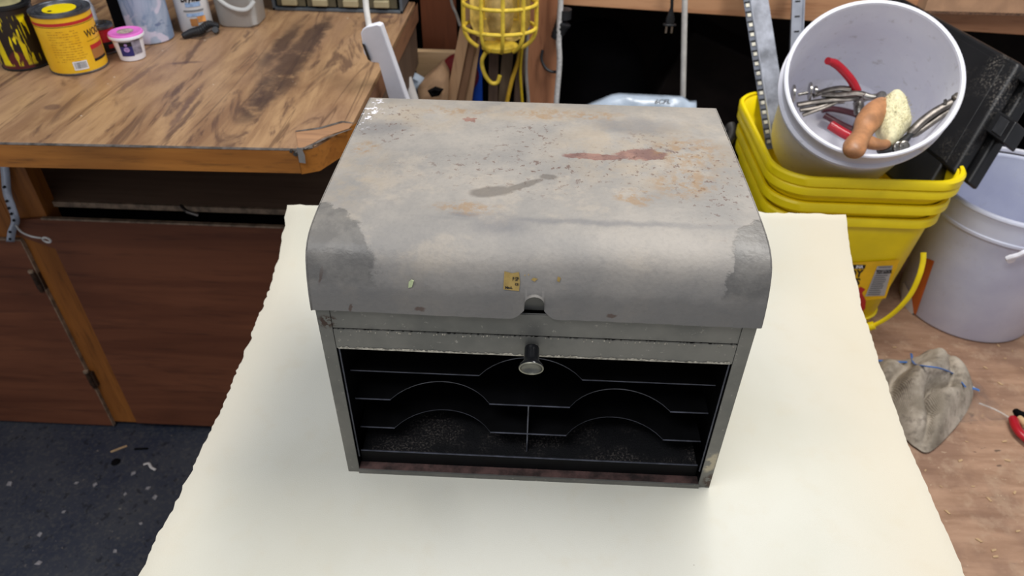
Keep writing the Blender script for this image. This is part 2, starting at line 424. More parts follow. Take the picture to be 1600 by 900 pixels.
M = {}
M['lid'] = lid_material(); M['body'] = body_material(); M['foam'] = foam_material(); M['bench'] = benchtop_material()
M['ply'] = plywood_floor_material(); M['floor'] = floor_material()
M['black'] = plain('black_enamel', srgb(17, 17, 19), .42, 0, .3, 40, .1)
M['inside'] = plain('black_interior_shade', srgb(5, 5, 7), .6, 0, .3, 40, .1, .2)  # interior black set darker in place of the shade inside
M['edge'] = plain('worn_steel_edge', srgb(88, 90, 100), .4, .5, .25, 80, .1)
M['chip'] = plain('chipped_bare_metal', srgb(176, 170, 156), .5, .3, .35, 260, .6)
M['knob'] = plain('black_bakelite', srgb(13, 14, 18), .2, 0, .2, 50, .05, .6)
M['ring'] = plain('tarnished_ring', srgb(150, 148, 132), .35, .6, .15, 90, .1)
M['orange'] = wood('orange_varnished_wood', srgb(152, 94, 38), srgb(182, 118, 52), srgb(58, 36, 22), (1, 0, 0), 28, .4, .55)
M['orangev'] = wood('orange_varnished_post', srgb(140, 84, 36), srgb(168, 104, 46), srgb(62, 36, 18), (0, 0, 1), 26, .4, .4)
M['door'] = wood('dark_red_brown_plywood', srgb(102, 58, 38), srgb(130, 78, 52), srgb(62, 36, 26), (1, 0, 0), 16, .45, .4)
M['grime'] = plain('grey_grime_edge', srgb(96, 88, 82), .6, 0, .4, 60, .4)
M['darkwood'] = wood('dark_shelf_wood', srgb(128, 104, 88), srgb(150, 124, 104), srgb(84, 66, 54), (1, 0, 0), 14, .6, .3)
M['edgewood'] = plain('raw_ply_edge', srgb(146, 124, 102), .7, 0, .3, 60, .3)
M['fir'] = wood('fir_lumber', srgb(188, 134, 96), srgb(206, 156, 116), srgb(142, 90, 60), (1, 0, 0), 26, .6, .2)
M['firv'] = wood('fir_post_lumber', srgb(168, 112, 80), srgb(190, 132, 96), srgb(112, 66, 44), (0, 0, 1), 34, .6, .3)
M['pine'] = wood('pale_pine', srgb(200, 164, 120), srgb(218, 184, 142), srgb(160, 120, 80), (1, 0, 0), 26, .6, .1)
M['slat_l'] = wood('light_slat', srgb(190, 150, 112), srgb(206, 168, 130), srgb(150, 112, 80), (0, 0, 1), 30, .6, .1)
M['slat_d'] = wood('mid_slat', srgb(140, 104, 76), srgb(156, 118, 90), srgb(110, 80, 58), (0, 0, 1), 30, .6, .1)
M['slat_k'] = wood('dark_slat', srgb(84, 66, 54), srgb(100, 80, 66), srgb(50, 38, 32), (0, 0, 1), 30, .6, .1)
M['brownply'] = wood('red_brown_panel', srgb(112, 62, 38), srgb(132, 76, 48), srgb(64, 36, 24), (0, 0, 1), 14, .55, .4)
M['yellow'] = plain('yellow_plastic', srgb(250, 222, 14), .38, 0, .05, 12, .06)
M['cageyel'] = plain('yellow_cage_paint', srgb(236, 204, 70), .45, 0, .12, 60, .15)
M['yelcord'] = plain('yellow_cord', srgb(216, 172, 50), .5, 0, .1, 60, .1)
M['yelmatt'] = plain('dusty_yellow_reflector', srgb(206, 180, 96), .6, 0, .25, 40, .2)
M['blue'] = plain('blue_plastic', srgb(14, 66, 164), .4, 0, .1, 30, .05)
M['red'] = plain('dark_red_plastic', srgb(120, 28, 34), .4, 0, .15, 30, .05)
M['redgrip'] = plain('red_dipped_grip', srgb(176, 26, 40), .22, 0, .08, 30, .03)
M['maroon'] = plain('maroon_reflection_shade', srgb(96, 44, 52), .35, 0, .15, 30, .05)  # tone of the red handle's reflection and shadow
M['white'] = plain('white_plastic', srgb(240, 240, 248), .4, 0, .04, 14, .05)
M['cordw'] = plain('white_cord', srgb(214, 210, 204), .5, 0, .08, 60, .1)
M['cordg'] = plain('grey_cord', srgb(138, 134, 130), .5, 0, .1, 60, .1)
M['rope'] = plain('white_rope', srgb(214, 212, 210), .8, 0, .15, 160, .6, bd=.001)
M['blackp'] = plain('black_plastic', srgb(24, 24, 26), .38, 0, .3, 20, .15)
M['rubber'] = plain('dark_rubber', srgb(34, 35, 38), .5, 0, .3, 40, .2)
M['shade_black'] = plain('near_black_and_shade', srgb(13, 12, 14), .9, 0, .3, 12, .3, .1)  # near-black of dark things, also painted where recesses lie in shade
M['wallp'] = plain('wall_shade_tone', srgb(44, 38, 34), .9, 0, .2, 6, .2, .1)  # wall coloured dark to paint in the shade under the rear bench
M['steel'] = plain('nickel_plated_steel', srgb(150, 146, 140), .25, .9, .2, 60, .15)
M['steeld'] = plain('dull_steel', srgb(116, 110, 104), .38, .85, .3, 60, .2)
M['galv'] = plain('galvanised_steel', srgb(128, 131, 140), .42, .6, .4, 14, .15)
M['galvl'] = plain('light_zinc_steel', srgb(186, 190, 200), .35, .6, .1, 16, .1)
M['galvd'] = plain('dark_galvanised', srgb(84, 88, 98), .5, .5, .3, 30, .2)
M['tabm'] = plain('ivory_zinc_tab', srgb(176, 172, 158), .4, .3, .2, 60, .1)
M['slot'] = plain('slot_black', srgb(14, 13, 14), .8, 0, .1, 20, 0)
M['brushwood'] = plain('worn_beech', srgb(178, 124, 82), .45, 0, .25, 26, .2)
M['bristle'] = plain('cream_bristle', srgb(226, 218, 178), .9, 0, .12, 160, .5, bd=.002)
M['card'] = plain('cardboard', srgb(192, 150, 116), .8, 0, .1, 20, .2)
M['carddark'] = plain('cardboard_cut_edge', srgb(110, 80, 60), .9, 0, .4, 200, .8)
M['kraft'] = plain('kraft_paper', srgb(178, 142, 108), .8, 0, .15, 20, .3)
M['paper'] = plain('white_paper', srgb(206, 200, 196), .8, 0, .1, 20, .2)
M['bag'] = plain('bluish_white_plastic_film', srgb(176, 190, 206), .25, 0, .12, 14, .2)
M['ink'] = plain('black_ink', srgb(20, 18, 20), .6, 0, .05, 20, 0)
M['inkgrey'] = plain('grey_print', srgb(120, 120, 122), .6, 0, .05, 20, 0)
M['inkred'] = plain('red_ink', srgb(190, 40, 40), .5, 0, .05, 20, 0)
M['inkwhite'] = plain('white_label', srgb(226, 226, 228), .5, 0, .05, 20, 0)
M['inkorange'] = plain('orange_label', srgb(214, 112, 50), .5, 0, .1, 20, 0)
M['inkamber'] = plain('amber_label', srgb(242, 190, 20), .45, 0, .08, 20, 0)
M['inkbrown'] = plain('brown_print', srgb(168, 112, 60), .5, 0, .05, 20, 0)
M['inkblue'] = plain('blue_label', srgb(42, 44, 116), .45, 0, .1, 60, 0)
M['silverlabel'] = plain('silver_label', srgb(184, 184, 186), .4, .2, .1, 30, 0)
M['tin'] = plain('tin_rim', srgb(120, 122, 128), .3, .8, .3, 30, .1)
M['pink'] = plain('pink_lid', srgb(232, 120, 208), .35, 0, .05, 20, .05)
M['gold'] = plain('gold_decal', srgb(176, 148, 86), .45, .3, .15, 90, .1)
def can_yellow():
    t = NT('yellow_can_print', .32, 0, .5); n = t.noise(25, 4, .6)
    c = t.mix(t.ramp(n, .3, .7), srgb(232, 176, 26), srgb(242, 192, 42))
    drip = t.blob(.0, -.045, .0035, .1, 0, .002, 60, .6, 'XZ')
    t.col(c); return t.m
M['canyel'] = can_yellow()
def drip_material():
    t = NT('yellow_can_black_drips', .35, 0, .5)
    v = t.map(scale=(1, 1, .12)); n = t.noise(62, 3, .55, v, .3)
    sep = t.n.new('ShaderNodeSeparateXYZ'); t.l.new(t.co(), sep.inputs[0])
    k = t.ramp(t.math('ADD', n, t.math('MULTIPLY', t.noise(30, 3), .1)), .560, .575)
    hi = t.ramp(sep.outputs['Z'], .086, .094); lo = t.ramp(sep.outputs['Z'], .012, .007)
    k = t.vmax([k, hi, lo])
    c = t.mix(t.ramp(t.noise(40, 4), .4, .7), srgb(238, 216, 10), srgb(190, 168, 30))
    t.col(t.mix(k, c, t.mix(t.ramp(t.noise(8, 2), .57, .6), srgb(34, 26, 22), srgb(88, 32, 34)))); t.bump(k, .5, .001); return t.m
M['drip'] = drip_material()
def splatter_material():
    t = NT('paint_smeared_blue_white', .45, 0, .4)
    v = t.map(scale=(1, 1, .5)); n = t.noise(22, 5, .6, v, 1.0); n2 = t.noise(14, 3, .6, t.map(loc=(4, 0, 2)), .8)
    c = t.mix(t.ramp(n, .4, .58), srgb(126, 146, 176), srgb(166, 178, 200))
    c = t.mix(t.ramp(n2, .55, .6), c, srgb(204, 200, 220)); c = t.mix(t.math('MULTIPLY', t.ramp(n2, .37, .33), .7), c, srgb(84, 100, 140))
    t.col(c); t.bump(n, .3, .001); return t.m
M['splat'] = splatter_material()
def bucket_material(name, a, b, dirty=.35, trans=.0):
    t = NT(name, .38, 0, .45)
    n = t.noise(7, 5, .6); n2 = t.noise(60, 4, .65)
    c = t.mix(t.ramp(n, .3, .7), a, b)
    c = t.mix(t.math('MULTIPLY', t.ramp(n2, .58, .75), dirty), c, srgb(150, 140, 124))
    c = t.mix(t.math('MULTIPLY', t.ramp(t.noise(5, 3, .5, t.map(loc=(2, 5, 1))), .55, .7), dirty), c, srgb(214, 206, 176))
    t.col(c); t.bump(t.noise(30, 3), .08, .001)
    t.b.inputs['Subsurface Weight'].default_value = .12; t.b.inputs['Subsurface Radius'].default_value = (.02, .02, .02); t.b.inputs['Subsurface Scale'].default_value = .5
    return t.m
M['bucket'] = bucket_material('white_bucket_plastic', srgb(226, 226, 236), srgb(240, 240, 246))
M['bucket2'] = bucket_material('bluish_white_bucket_plastic', srgb(200, 204, 226), srgb(218, 222, 238), .12)
M['tub'] = bucket_material('translucent_tub', srgb(160, 160, 158), srgb(182, 182, 180), .1)
def rag_material():
    t = NT('dirty_knit_cloth', .95, 0, .1)
    n = t.noise(14, 5, .6); k = t.noise(60, 4, .6)
    c = t.mix(t.ramp(n, .35, .65), srgb(136, 126, 112), srgb(196, 184, 168))
    c = t.mix(t.math('MULTIPLY', t.ramp(k, .5, .7), .5), c, srgb(84, 74, 66))
    t.col(c); t.bump(t.wave(160, 2, dirn='X'), .35, .0015); return t.m
M['rag'] = rag_material()
M['ragblue'] = plain('blue_zip_strip', srgb(70, 120, 190), .4, 0, .1, 30, .1)
def dustycase():
    t = NT('dusty_black_case', .42, 0, .45)
    n = t.noise(6, 5, .6); f = t.noise(240, 4, .7)
    c = t.mix(t.ramp(n, .3, .7), srgb(14, 14, 16), srgb(26, 26, 28))
    d = t.math('MULTIPLY', t.ramp(f, .5, .62), t.ramp(t.noise(5, 4, .6, t.map(loc=(1, 1, 1))), .48, .7))
    c = t.mix(t.math('MULTIPLY', d, .55), c, srgb(158, 150, 140))
    t.col(c); t.bump(f, .15, .0006); return t.m
M['case'] = dustycase()
def dustfloor():
    t = NT('dusty_black_tray', .6, 0, .3)
    f = t.noise(420, 5, .8); n = t.noise(18, 4, .6)
    c = t.mix(t.math('MULTIPLY', t.ramp(f, .5, .62), t.ramp(n, .45, .65)), srgb(14, 14, 17), srgb(104, 97, 92))
    t.col(c); t.bump(f, .8, .0015); return t.m
M['dust'] = dustfloor()
M['rustlip'] = plain('rusty_lip', srgb(76, 54, 50), .7, 0, .5, 60, .5)
def film():
    m = bpy.data.materials.new('clear_plastic_film'); m.use_nodes = True; b = m.node_tree.nodes['Principled BSDF']
    b.inputs['Base Color'].default_value = (.95, .95, .95, 1); b.inputs['Roughness'].default_value = .15
    b.inputs['Transmission Weight'].default_value = 1.0; b.inputs['IOR'].default_value = 1.2; b.inputs['Alpha'].default_value = .35
    n = m.node_tree.nodes.new('ShaderNodeTexNoise'); n.inputs['Scale'].default_value = 25
    bp = m.node_tree.nodes.new('ShaderNodeBump'); bp.inputs['Strength'].default_value = .6; bp.inputs['Distance'].default_value = .004
    m.node_tree.links.new(n.outputs[0], bp.inputs['Height']); m.node_tree.links.new(bp.outputs[0], b.inputs['Normal'])
    return m
M['film'] = film()

# ================================================================== THE SETTING
tag(MB().box((-2.6, -1.6, -.03), (2.6, 2.15, 0)).build('floor', M['floor']), kind='structure')
tag(MB().box((-2.6, 2.1, 0), (2.6, 2.2, 2.7)).build('wall_back', M['wallp']), kind='structure')

# ---- plywood platform on the right
pf = thing('plywood_platform', (1.2, .5, 0), 'low platform of stained scuffed plywood to the right of the foam sheet', 'platform')
MB().box((.44, -.75, .38), (2.2, 1.19, .40)).build('plywood_top', M['ply'], pf)
for x in (.48, 2.1):
    MB().box((x, -.7, 0), (x + .06, 1.15, .38)).build('side_board', M['slat_k'], pf)

# ---- work table under the foam
tb = thing('work_table', (0, 0, 0), 'plain wooden table under the cream foam sheet', 'table')
MB().box((-.30, -.27, .748), (.37, .28, .772)).build('tabletop', M['slat_d'], tb)
for x in (-.28, .31):
    for y in (-.25, .22):
        MB().box((x, y, 0), (x + .04, y + .04, .748)).build('leg', M['slat_d'], tb)

# ---- foam sheet
def foam():
    L = [(-.30, -.341), (-.12, -.341), (.0, -.338), (.09, -.339), (.22, -.347), (.32, -.352), (.41, -.351)]
    R = [(-.30, .393), (-.08, .395), (.0, .399), (.07, .402), (.2, .416), (.33, .433), (.42, .431)]
    def it(T, y):
        if y <= T[0][0]: return T[0][1]
        for (a, b), (c, d) in zip(T, T[1:]):
            if y <= c: return b + (d - b) * (y - a) / (c - a)
        return T[-1][1]
    def h(y, yb):
        t = max(0, (y - .285) / (yb - .285)); return .060 * t ** 1.8
    rnd = random.Random(3)
    ny, nx = 150, 90; rows = []
    jl = [0]; jr = [0]
    for i in range(ny + 1):
        jl.append(jl[-1] * .6 + rnd.uniform(-.0016, .0016)); jr.append(jr[-1] * .6 + rnd.uniform(-.0008, .0008))
    jb = [rnd.uniform(-.0015, .0015) for _ in range(nx + 1)]
    for i in range(ny + 1):
        row = []
        for j in range(nx + 1):
            u = j / nx; yb = .403 + .026 * u
            if .835 < u < .85: yb += .005
            if .96 < u: yb -= .002
            y0_ = -.30 + (yb + .30) * i / ny; y = y0_ + (jb[j] if i == ny else 0)
            l = it(L, y) + jl[i]; r = it(R, y) + jr[i]
            x = l + (r - l) * u
            row.append((x, y, .8 + h(y0_, yb) - (.0025 if (j in (0, nx) or i in (0, ny)) else 0)))
        rows.append(row)
    mb = MB().grid(rows)
    per = rows[0] + [r[-1] for r in rows[1:]] + rows[-1][::-1][1:] + [r[0] for r in rows[::-1]][1:]
    mb.grid([per, [(x, y, z - .0235) for x, y, z in per]])
    mb.grid([[(x, y, z - .0235) for x, y, z in r] for r in rows])
    return mb
o = foam().build('foam_sheet', M['foam'], None, loc=(0, 0, .8), smooth=60); tag(o, 'large cream foam sheet spread under the grey metal tool chest', 'foam sheet')

# ================================================================== TOOL CHEST
tc = thing('tool_chest', (0, 0, .8), 'old grey metal tool chest with rust-stained lid and open black front', 'tool chest')
Z0 = .8
W2, WL = .180, .182
# lid shell
prof = [(.2745, 1.014), (.2745, 1.050), (.2745, 1.0755), (.2725, 1.0775), (.24, 1.0778), (.20, 1.0778), (.16, 1.0776), (.12, 1.0772), (.09, 1.0766), (.07, 1.076), (.055, 1.0752), (.043, 1.0742), (.033, 1.0728), (.025, 1.0708), (.018, 1.0676), (.0125, 1.0632), (.0085, 1.0575), (.0055, 1.0505), (.003, 1.043), (.0008, 1.034), (-.001, 1.024), (-.002, None)]
def lip_z(x):
    a = abs(x + .0005)
    if a < .0080: return 1.0365 - .0080 + math.sqrt(max(0, .0080**2 - a*a)) if a < .0079 else 1.0275
    if a < .0083: return 1.0225
    if a < .0185: 
        t = (a - .0083) / .0102; return 1.0135 + .0085 * (1 - math.sin(t * PI / 2)) ** 1.0
    return 1.0135
xs = [-WL + 2 * WL * i / 60 for i in range(61) if abs(-WL + 2*WL*i/60) > .02]
xs += [-.0005 + k * d for k in (-1, 1) for d in (.0002, .002, .004, .0055, .0066, .0074, .0078, .00805, .0084, .0092, .0101, .011, .0125, .0145, .0165, .0186)]
xs = sorted(set(xs))
rows = []
rnd = random.Random(5)
dent = {round(x, 5): rnd.uniform(-.0003, .0003) for x in xs}
for (y, z) in prof:
    row = []
    for x in xs:
        zz = z
        lz = lip_z(x) + (dent[round(x, 5)] if abs(x) > .02 else 0)
        if z is None: zz = lz
        elif y < .01 : zz = max(z, lz + (.0006 + (.05 - (y + .002) * 0) * 0) + (1.066 - 1.0135) * 0) if z > lz else lz + .0002 * (0.0085 - y) * 0 + (z - 1.0135) * .02
        yy = y + .0006 * math.sin(x * 31 + y * 40) * (1 if y < .01 else 0)
        row.append((x, yy, zz))
    rows.append(row)
inner = [[(x, y + .0014, z) if y < .02 else (x, y, z - .0012) for x, y, z in r] for r in rows]
lid = MB().grid(rows).grid([rows[-1], inner[-1]]).grid(inner[8:]).build('lid', M['lid'], tc, smooth=50)
# lid ends
for s in (-1, 1):
    pts = [(y, (z if z else 1.0135)) for y, z in prof]
    x = s * (WL - .0006)
    mb = MB(); mb.add([(x + s*.0006, y, z) for y, z in pts], [tuple(range(len(pts)))])
    mb.build('lid_end', M['lid'], tc, solid=.0012, offset=0)
# decal remnant
def decal_pt(x, z): # on the lip surface
    ys = [(zz, y) for y, zz in prof if zz and zz > 1.02 and y < .03] + [(1.0135, -.002)]
    ys.sort()
    for (z0, y0), (z1, y1) in zip(ys, ys[1:]):
        if z0 <= z <= z1: return (x, y0 + (y1 - y0) * (z - z0) / (z1 - z0) - .0007 + .0006 * math.sin(x * 31), z)
    return (x, -.0025, z)
def patch(out, n=1):
    return [decal_pt(x, z) for x, z in out]
dm = MB()
for out in ([(-.0255, 1.0405), (-.013, 1.0395), (-.0125, 1.047), (-.0135, 1.0545), (-.0190, 1.0535), (-.0250, 1.0548)],
            [(-.004, 1.0490), (-.001, 1.0475), (.0015, 1.0498), (-.002, 1.0506)], [(.0165, 1.0485), (.0185, 1.0475), (.0195, 1.051), (.017, 1.052)],
            [(-.0095, 1.0520), (-.0085, 1.0515), (-.0086, 1.0530)], [(-.0065, 1.0525), (-.0055, 1.052), (-.0058, 1.0535)]):
    xs_ = [p[0] for p in out]; zs_ = [p[1] for p in out]
    # strips so that the decal follows the curve
    dm.add(patch(out), [tuple(range(len(out)))])
dec = dm.build('maker_decal', M['gold'], tc); dec['label'] = 'torn gold decal remnant'
vs, fs = text_mesh('P SP', .0040, .0001, .7)
mb = MB(); mb.add([(lambda p: (p[0], p[1] - .0003, p[2]))(decal_pt(-.0185 + x, 1.0480 + y)) for x, y in vs], fs)
vs, fs = text_mesh('cs', .0036, .0001); mb.add([(lambda p: (p[0], p[1] - .0003, p[2]))(decal_pt(-.0165 + x, 1.0443 + y)) for x, y in vs], fs)
vs, fs = text_mesh('No-L', .0026, .0002, 1.0); mb.add([(lambda p: (p[0], p[1] - .0003, p[2]))(decal_pt(-.0240 + x, 1.0414 + y)) for x, y in vs], fs)
mb.build('lettering', M['ink'], dec)
# pale chip lying on the lid front
c0 = V((-.099, -.0030, 1.040))
mb = MB(); mb.prism([(-.0022, -.0036), (.0006, -.0030), (.0026, .0032), (.0010, .0042), (-.0014, .002)], 0, .0007, Matrix.Translation(decal_pt(-.099, 1.042)) @ Matrix.Rotation(math.radians(88), 4, 'X'))
tag(mb.build('leaf_fragment', plain('pale_green_flake', srgb(196, 208, 160), .6, 0, .1, 200, .1)), 'tiny pale green flake stuck on the front of the chest lid', 'leaf')

# body shell
g = .0015
for s in (-1, 1):
    MB().box((min(s*W2, s*(W2-g)), .001, Z0), (max(s*W2, s*(W2-g)), .272, 1.018)).build('side_panel', [M['body']], tc)
    MB().box((min(s*(W2-g-.0002), s*(W2-g-.001)), .012, Z0 + .002), (max(s*(W2-g-.0002), s*(W2-g-.001)), .27, 1.018)).build('side_lining', M['inside'], tc)
    # front post: angled face strip
    xi = .1685; 
    mb = MB(); mb.prism([(s*W2, Z0), (s*xi, Z0 + .0), (s*xi, 1.018), (s*W2, 1.018)], 0, .0015, Matrix(((1,0,0,0),(0,0,1,.0004),(0,1,0,0),(0,0,0,1))))
    mb.build('front_post', M['body'], tc, bevel=.0004)
    # thin bright return strip and channel inside the post
    mb = MB().box((min(s*.1680, s*.1668), .004, Z0 + .02), (max(s*.1680, s*.1668), .0052, .968)); mb.build('guide_strip', M['edge'], tc)
MB().box((-W2, .2705, Z0), (W2, .272, 1.05)).build('back_panel', M['body'], tc)
MB().box((-W2 + .002, .2690, Z0 + .002), (W2 - .002, .2702, 1.05)).build('back_lining', M['inside'], tc)
MB().box((-W2 + .002, .004, Z0 + .0005), (W2 - .002, .27, Z0 + .002)).build('bottom_panel', M['inside'], tc)
# dusty tray in the bottom
MB().box((-.1665, .012, .8175), (.1665, .269, .8190)).build('bottom_tray', M['dust'], tc)
mb = MB(); mb.box((-.167, .0095, .803), (.1665, .0115, .8215)); mb.tube([(-.167, .0105, .8218), (.1665, .0105, .8214)], .0009, 6, 1)
mb.build('tray_lip', [M['inside'], M['edge']], tc)
# bottom flange with rusty top
mb = MB(); mb.box((-.1690, -.0012, Z0), (.1690, .0004, Z0 + .0055)); mb.box((-.1685, .0005, Z0 + .0042), (.1685, .0094, Z0 + .0054), 1)
mb.build('bottom_flange', [M['body'], M['rustlip']], tc)
# upper rail + door edge with chipped underside
mb = MB(); mb.box((-.1683, .0015, .9925), (.1683, .003, 1.0150)); mb.box((-.1683, .0072, 1.0156), (.1683, .0080, 1.05), 0); mb.tube([(-.1683, .0028, 1.0152), (.1683, .0028, 1.0152)], .0005, 5, 0)
mb.build('upper_rail', [M['body'], M['inside']], tc)
mb = MB(); n = 240; zj = []
rr = random.Random(9)
top = [(-.1680 + .336 * i / n, .0006, .9915 - (rr.random() ** 3) * .0010) for i in range(n + 1)]
bot = [(-.1680 + .336 * i / n, .0006, .9700 - rr.random() * .0006) for i in range(n + 1)]
mb.grid([top, bot])
mb.grid([[(x, y + .0014, z) for x, y, z in top], [(x, y + .0014, z) for x, y, z in bot]]); mb.grid([top, [(x, y + .0014, z) for x, y, z in top]])
door = mb.build('door_edge', M['body'], tc, smooth=20)
mb = MB(); zz = .9718
r0 = [(-.1665 + .333 * i / n, .00045 - .0003 * rr.random(), zz + rr.uniform(-.0012, .0010)) for i in range(n + 1)]
r1 = [(-.1665 + .333 * i / n, .0000, .9698) for i in range(n + 1)]
r2 = [(-.1665 + .333 * i / n, .0030, .9694 - rr.random() * .0006) for i in range(n + 1)]
mb.grid([r0, r1, r2]); e = mb.build('chipped_edge', M['chip'], door, smooth=20); e['label'] = 'pale chipped bare metal edge'
MB().box((-.1680, .0022, .971), (.1680, .0036, .9905)).build('door_backing', M['inside'], tc)
# small flecks along the seam
mb = MB()
for k in range(60):
    x = rr.uniform(-.165, .165); z = .9912 + rr.uniform(-.001, .001); s_ = rr.uniform(.0002, .0006)
    mb.box((x - s_, -.0012, z - s_), (x + s_, -.0004, z + s_))
mb.build('seam_flecks', M['chip'], tc)['kind'] = 'stuff'
# knob : flared black post pointing forward and slightly down
ka = V((0.0, -.93, -.28)).normalized()
km = axis_mat((-.001, -.0012, .9815), ka)
kn = MB().lathe([(0, 0), (.0058, 0), (.0062, .001), (.0062, .003), (.0064, .0115), (.0072, .0140), (.0088, .0162), (.0101, .0178), (.0106, .0190), (.0105, .0198), (.0096, .0202)], 40, km).build('knob', M['knob'], tc)
MB().lathe([(.0105, .0196), (.0101, .0205), (.0093, .0204), (.0088, .0194)], 40, km).build('knob_ring', M['ring'], kn)
MB().lathe([(.0090, .0198), (.0080, .0178), (.005, .0164), (0, .0160)], 40, km).build('knob_dish', plain('grey_knob_dish', srgb(112, 112, 104), .3, .5, .2, 60, .1), kn)
# shelves with finger cut-outs
def shelf(z, centers, hw, y0=.020, depth=.026, y1=.268):
    fr = []
    x = -.1665; pts = [(x, y0)]
    for c in centers:
        pts.append((c - hw, y0))
        for k in range(1, 16):
            t = k / 16; xx = c - hw + 2 * hw * t; R_ = (hw*hw + depth*depth) / (2*depth)
            pts.append((xx, y0 + math.sqrt(R_*R_ - (xx - c)**2) - (R_ - depth)))
        pts.append((c + hw, y0))
    pts.append((.1665, y0))
    mb = MB(); n = len(pts)
    up_ = [(x, y, z) for x, y in pts]; bk = [(x, y1, z) for x, y in pts]
    mb.grid([up_, bk]); mb.grid([[(x, y, z - .001) for x, y in pts], [(x, y1, z - .001) for x, y in pts]])
    mb.grid([up_, [(x, y, z - .001) for x, y in pts]], 1)
    o = mb.build('shelf', [M['inside'], M['edge']], tc)
    seg = []
    # rolled front edge on the straight runs
    runs = []; xx = -.1665
    for c in centers: runs.append((xx, c - hw)); xx = c + hw
    runs.append((xx, .1665))
    for a, b in runs: MB().tube([(a, y0, z - .0008), (b, y0, z - .0008)], .0009 if z < .92 else .0004, 6).build('rolled_edge', M['edge'], o)
    return o
shelf(.9245, [-.001], .047)
shelf(.8875, [-.086, .084], .047)
shelf(.8470, [-.0855, .083], .047)
mb = MB(); mb.box((-.0025, .0205, .8195), (-.0015, .266, .8865)); mb.box((-.0026, .0195, .8195), (-.0014, .0207, .8865), 1)
mb.build('divider', [M['inside'], M['edge']], tc)

# ================================================================== LEFT WORKBENCH
wt = thing('worktop', (-1.2, .8, .865), 'stained wooden worktop with chamfered corner on the left', 'worktop')
out = [(-2.3, .475), (-.800, .478), (-.352, .489), (-.330, .500), (-.291, .583), (-.287, 1.19), (-2.3, 1.19)]
MB().prism(out, .866, .900).build('top_slab', M['bench'], wt, loc=(1.2, -.8, 0 - .865 + .0) , bevel=.0015)
# front band of wood + grimy top arris
mb = MB(); pth = [(-2.3, .475), (-.800, .478), (-.352, .489)]
a = [(x, y - .006, .8985) for x, y in pth]; b = [(x, y - .006, .862) for x, y in pth]; c_ = [(x, y + .001, .862) for x, y in pth]; d_ = [(x, y + .001, .8985) for x, y in pth]
mb.grid([a, b, c_, d_, a]); mb.build('front_edge_band', M['orange'], wt)
mb = MB(); pth = [(-.352, .489), (-.330, .500), (-.291, .583), (-.287, 1.19)]
nrm = [(0, -1), (.5, -.86), (.98, -.3), (1, 0)]
P_ = [[(x + nx*.005, y + ny*.005, .8985) for (x, y), (nx, ny) in zip(pth, nrm)], [(x + nx*.005, y + ny*.005, .860) for (x, y), (nx, ny) in zip(pth, nrm)], [(x, y, .860) for x, y in pth]]
mb.grid([r[:3] for r in P_]); mb.build('corner_edge_band', M['orange'], wt)
mb = MB(); mb.grid([r[2:] for r in P_]); mb.build('side_edge_band', wood('dark_worn_edge', srgb(112, 76, 54), srgb(134, 94, 68), srgb(60, 42, 34), (0, 1, 0), 20, .6, .4), wt)
mb = MB(); mb.tube([(x, y - .004, .8995) for x, y in [(-2.3, .475), (-.9, .4775), (-.800, .478), (-.6, .483), (-.352, .489), (-.332, .499)]], .0022, 6)
mb.build('grimy_arris', M['grime'], wt)
mb = MB(); mb.prism([tuple(at_z(a, b, .9006)[:2]) for a, b in ((466, 232), (462, 205), (500, 199), (543, 190), (551, 194), (545, 201), (505, 214), (480, 230))], .9002, .9010)
mb.build('corner_patch', wood('worn_corner_patch', srgb(160, 120, 88), srgb(176, 134, 100), srgb(112, 86, 70), (1, 0, 0), 20, .5, .3), wt)
mb = MB()
pp = [at_z(462, 205, .9016), at_z(500, 200, .9016), at_z(535, 190, .9016), at_z(552, 192, .9016), at_z(545, 200, .9016), at_z(505, 213, .9016), at_z(470, 225, .9016)]
mb.tube(pp[:4], [.002, .003, .003, .001], 6, flat=.2); mb.tube([at_z(475, 232, .9014), at_z(510, 215, .9014), at_z(550, 201, .9014)], [.003, .002, .001], 6, flat=.2)
mb.build('grey_smear', M['grime'], wt)
MB().box((-.30, .60, .760), (-.289, 1.19, .865)).build('side_apron', M['slat_k'], wt)
mb = MB()
for q, r_ in (((462, 240), .004), ((455, 236), .0025)):
    p = at_y(q[0], q[1], .481); mb.tube([p + V((0, .002, 0)), p + V((0, -.0025, 0))], [r_, r_ * .8], 10)
mb.build('nail_head', M['steeld'], wt)
sm = MB(); p0 = at_y(466, 243, .481)
sm.prism([(-.004, -.012), (.005, -.013), (.006, .0), (.003, .012), (-.004, .012)], 0, .0006, Matrix.Translation(p0 + V((.004, -.0005, .001))) @ Matrix.Rotation(PI/2, 4, 'X'))
sm.build('white_putty_smear', M['cordg'], wt)

cb = thing('bench_cabinet', (-1.2, .7, 0), 'dark brown cabinet with orange post and plywood doors under the worktop', 'cabinet')
MB().box((-1.035, .702, .015), (-.957, .74, .866)).build('post', M['orangev'], cb, bevel=.001)
MB().box((-2.3, .702, .555), (-1.0355, .735, .70)).build('rail', M['orangev'], cb, bevel=.001)
dr = MB().box((-.965, .694, .022), (-.10, .701, .618)).build('door', M['door'], cb, bevel=.0008)
mb = MB().box((-.965, .6935, .618), (-.10, .7013, .6215)); mb.build('raw_top_edge', M['edgewood'], dr)
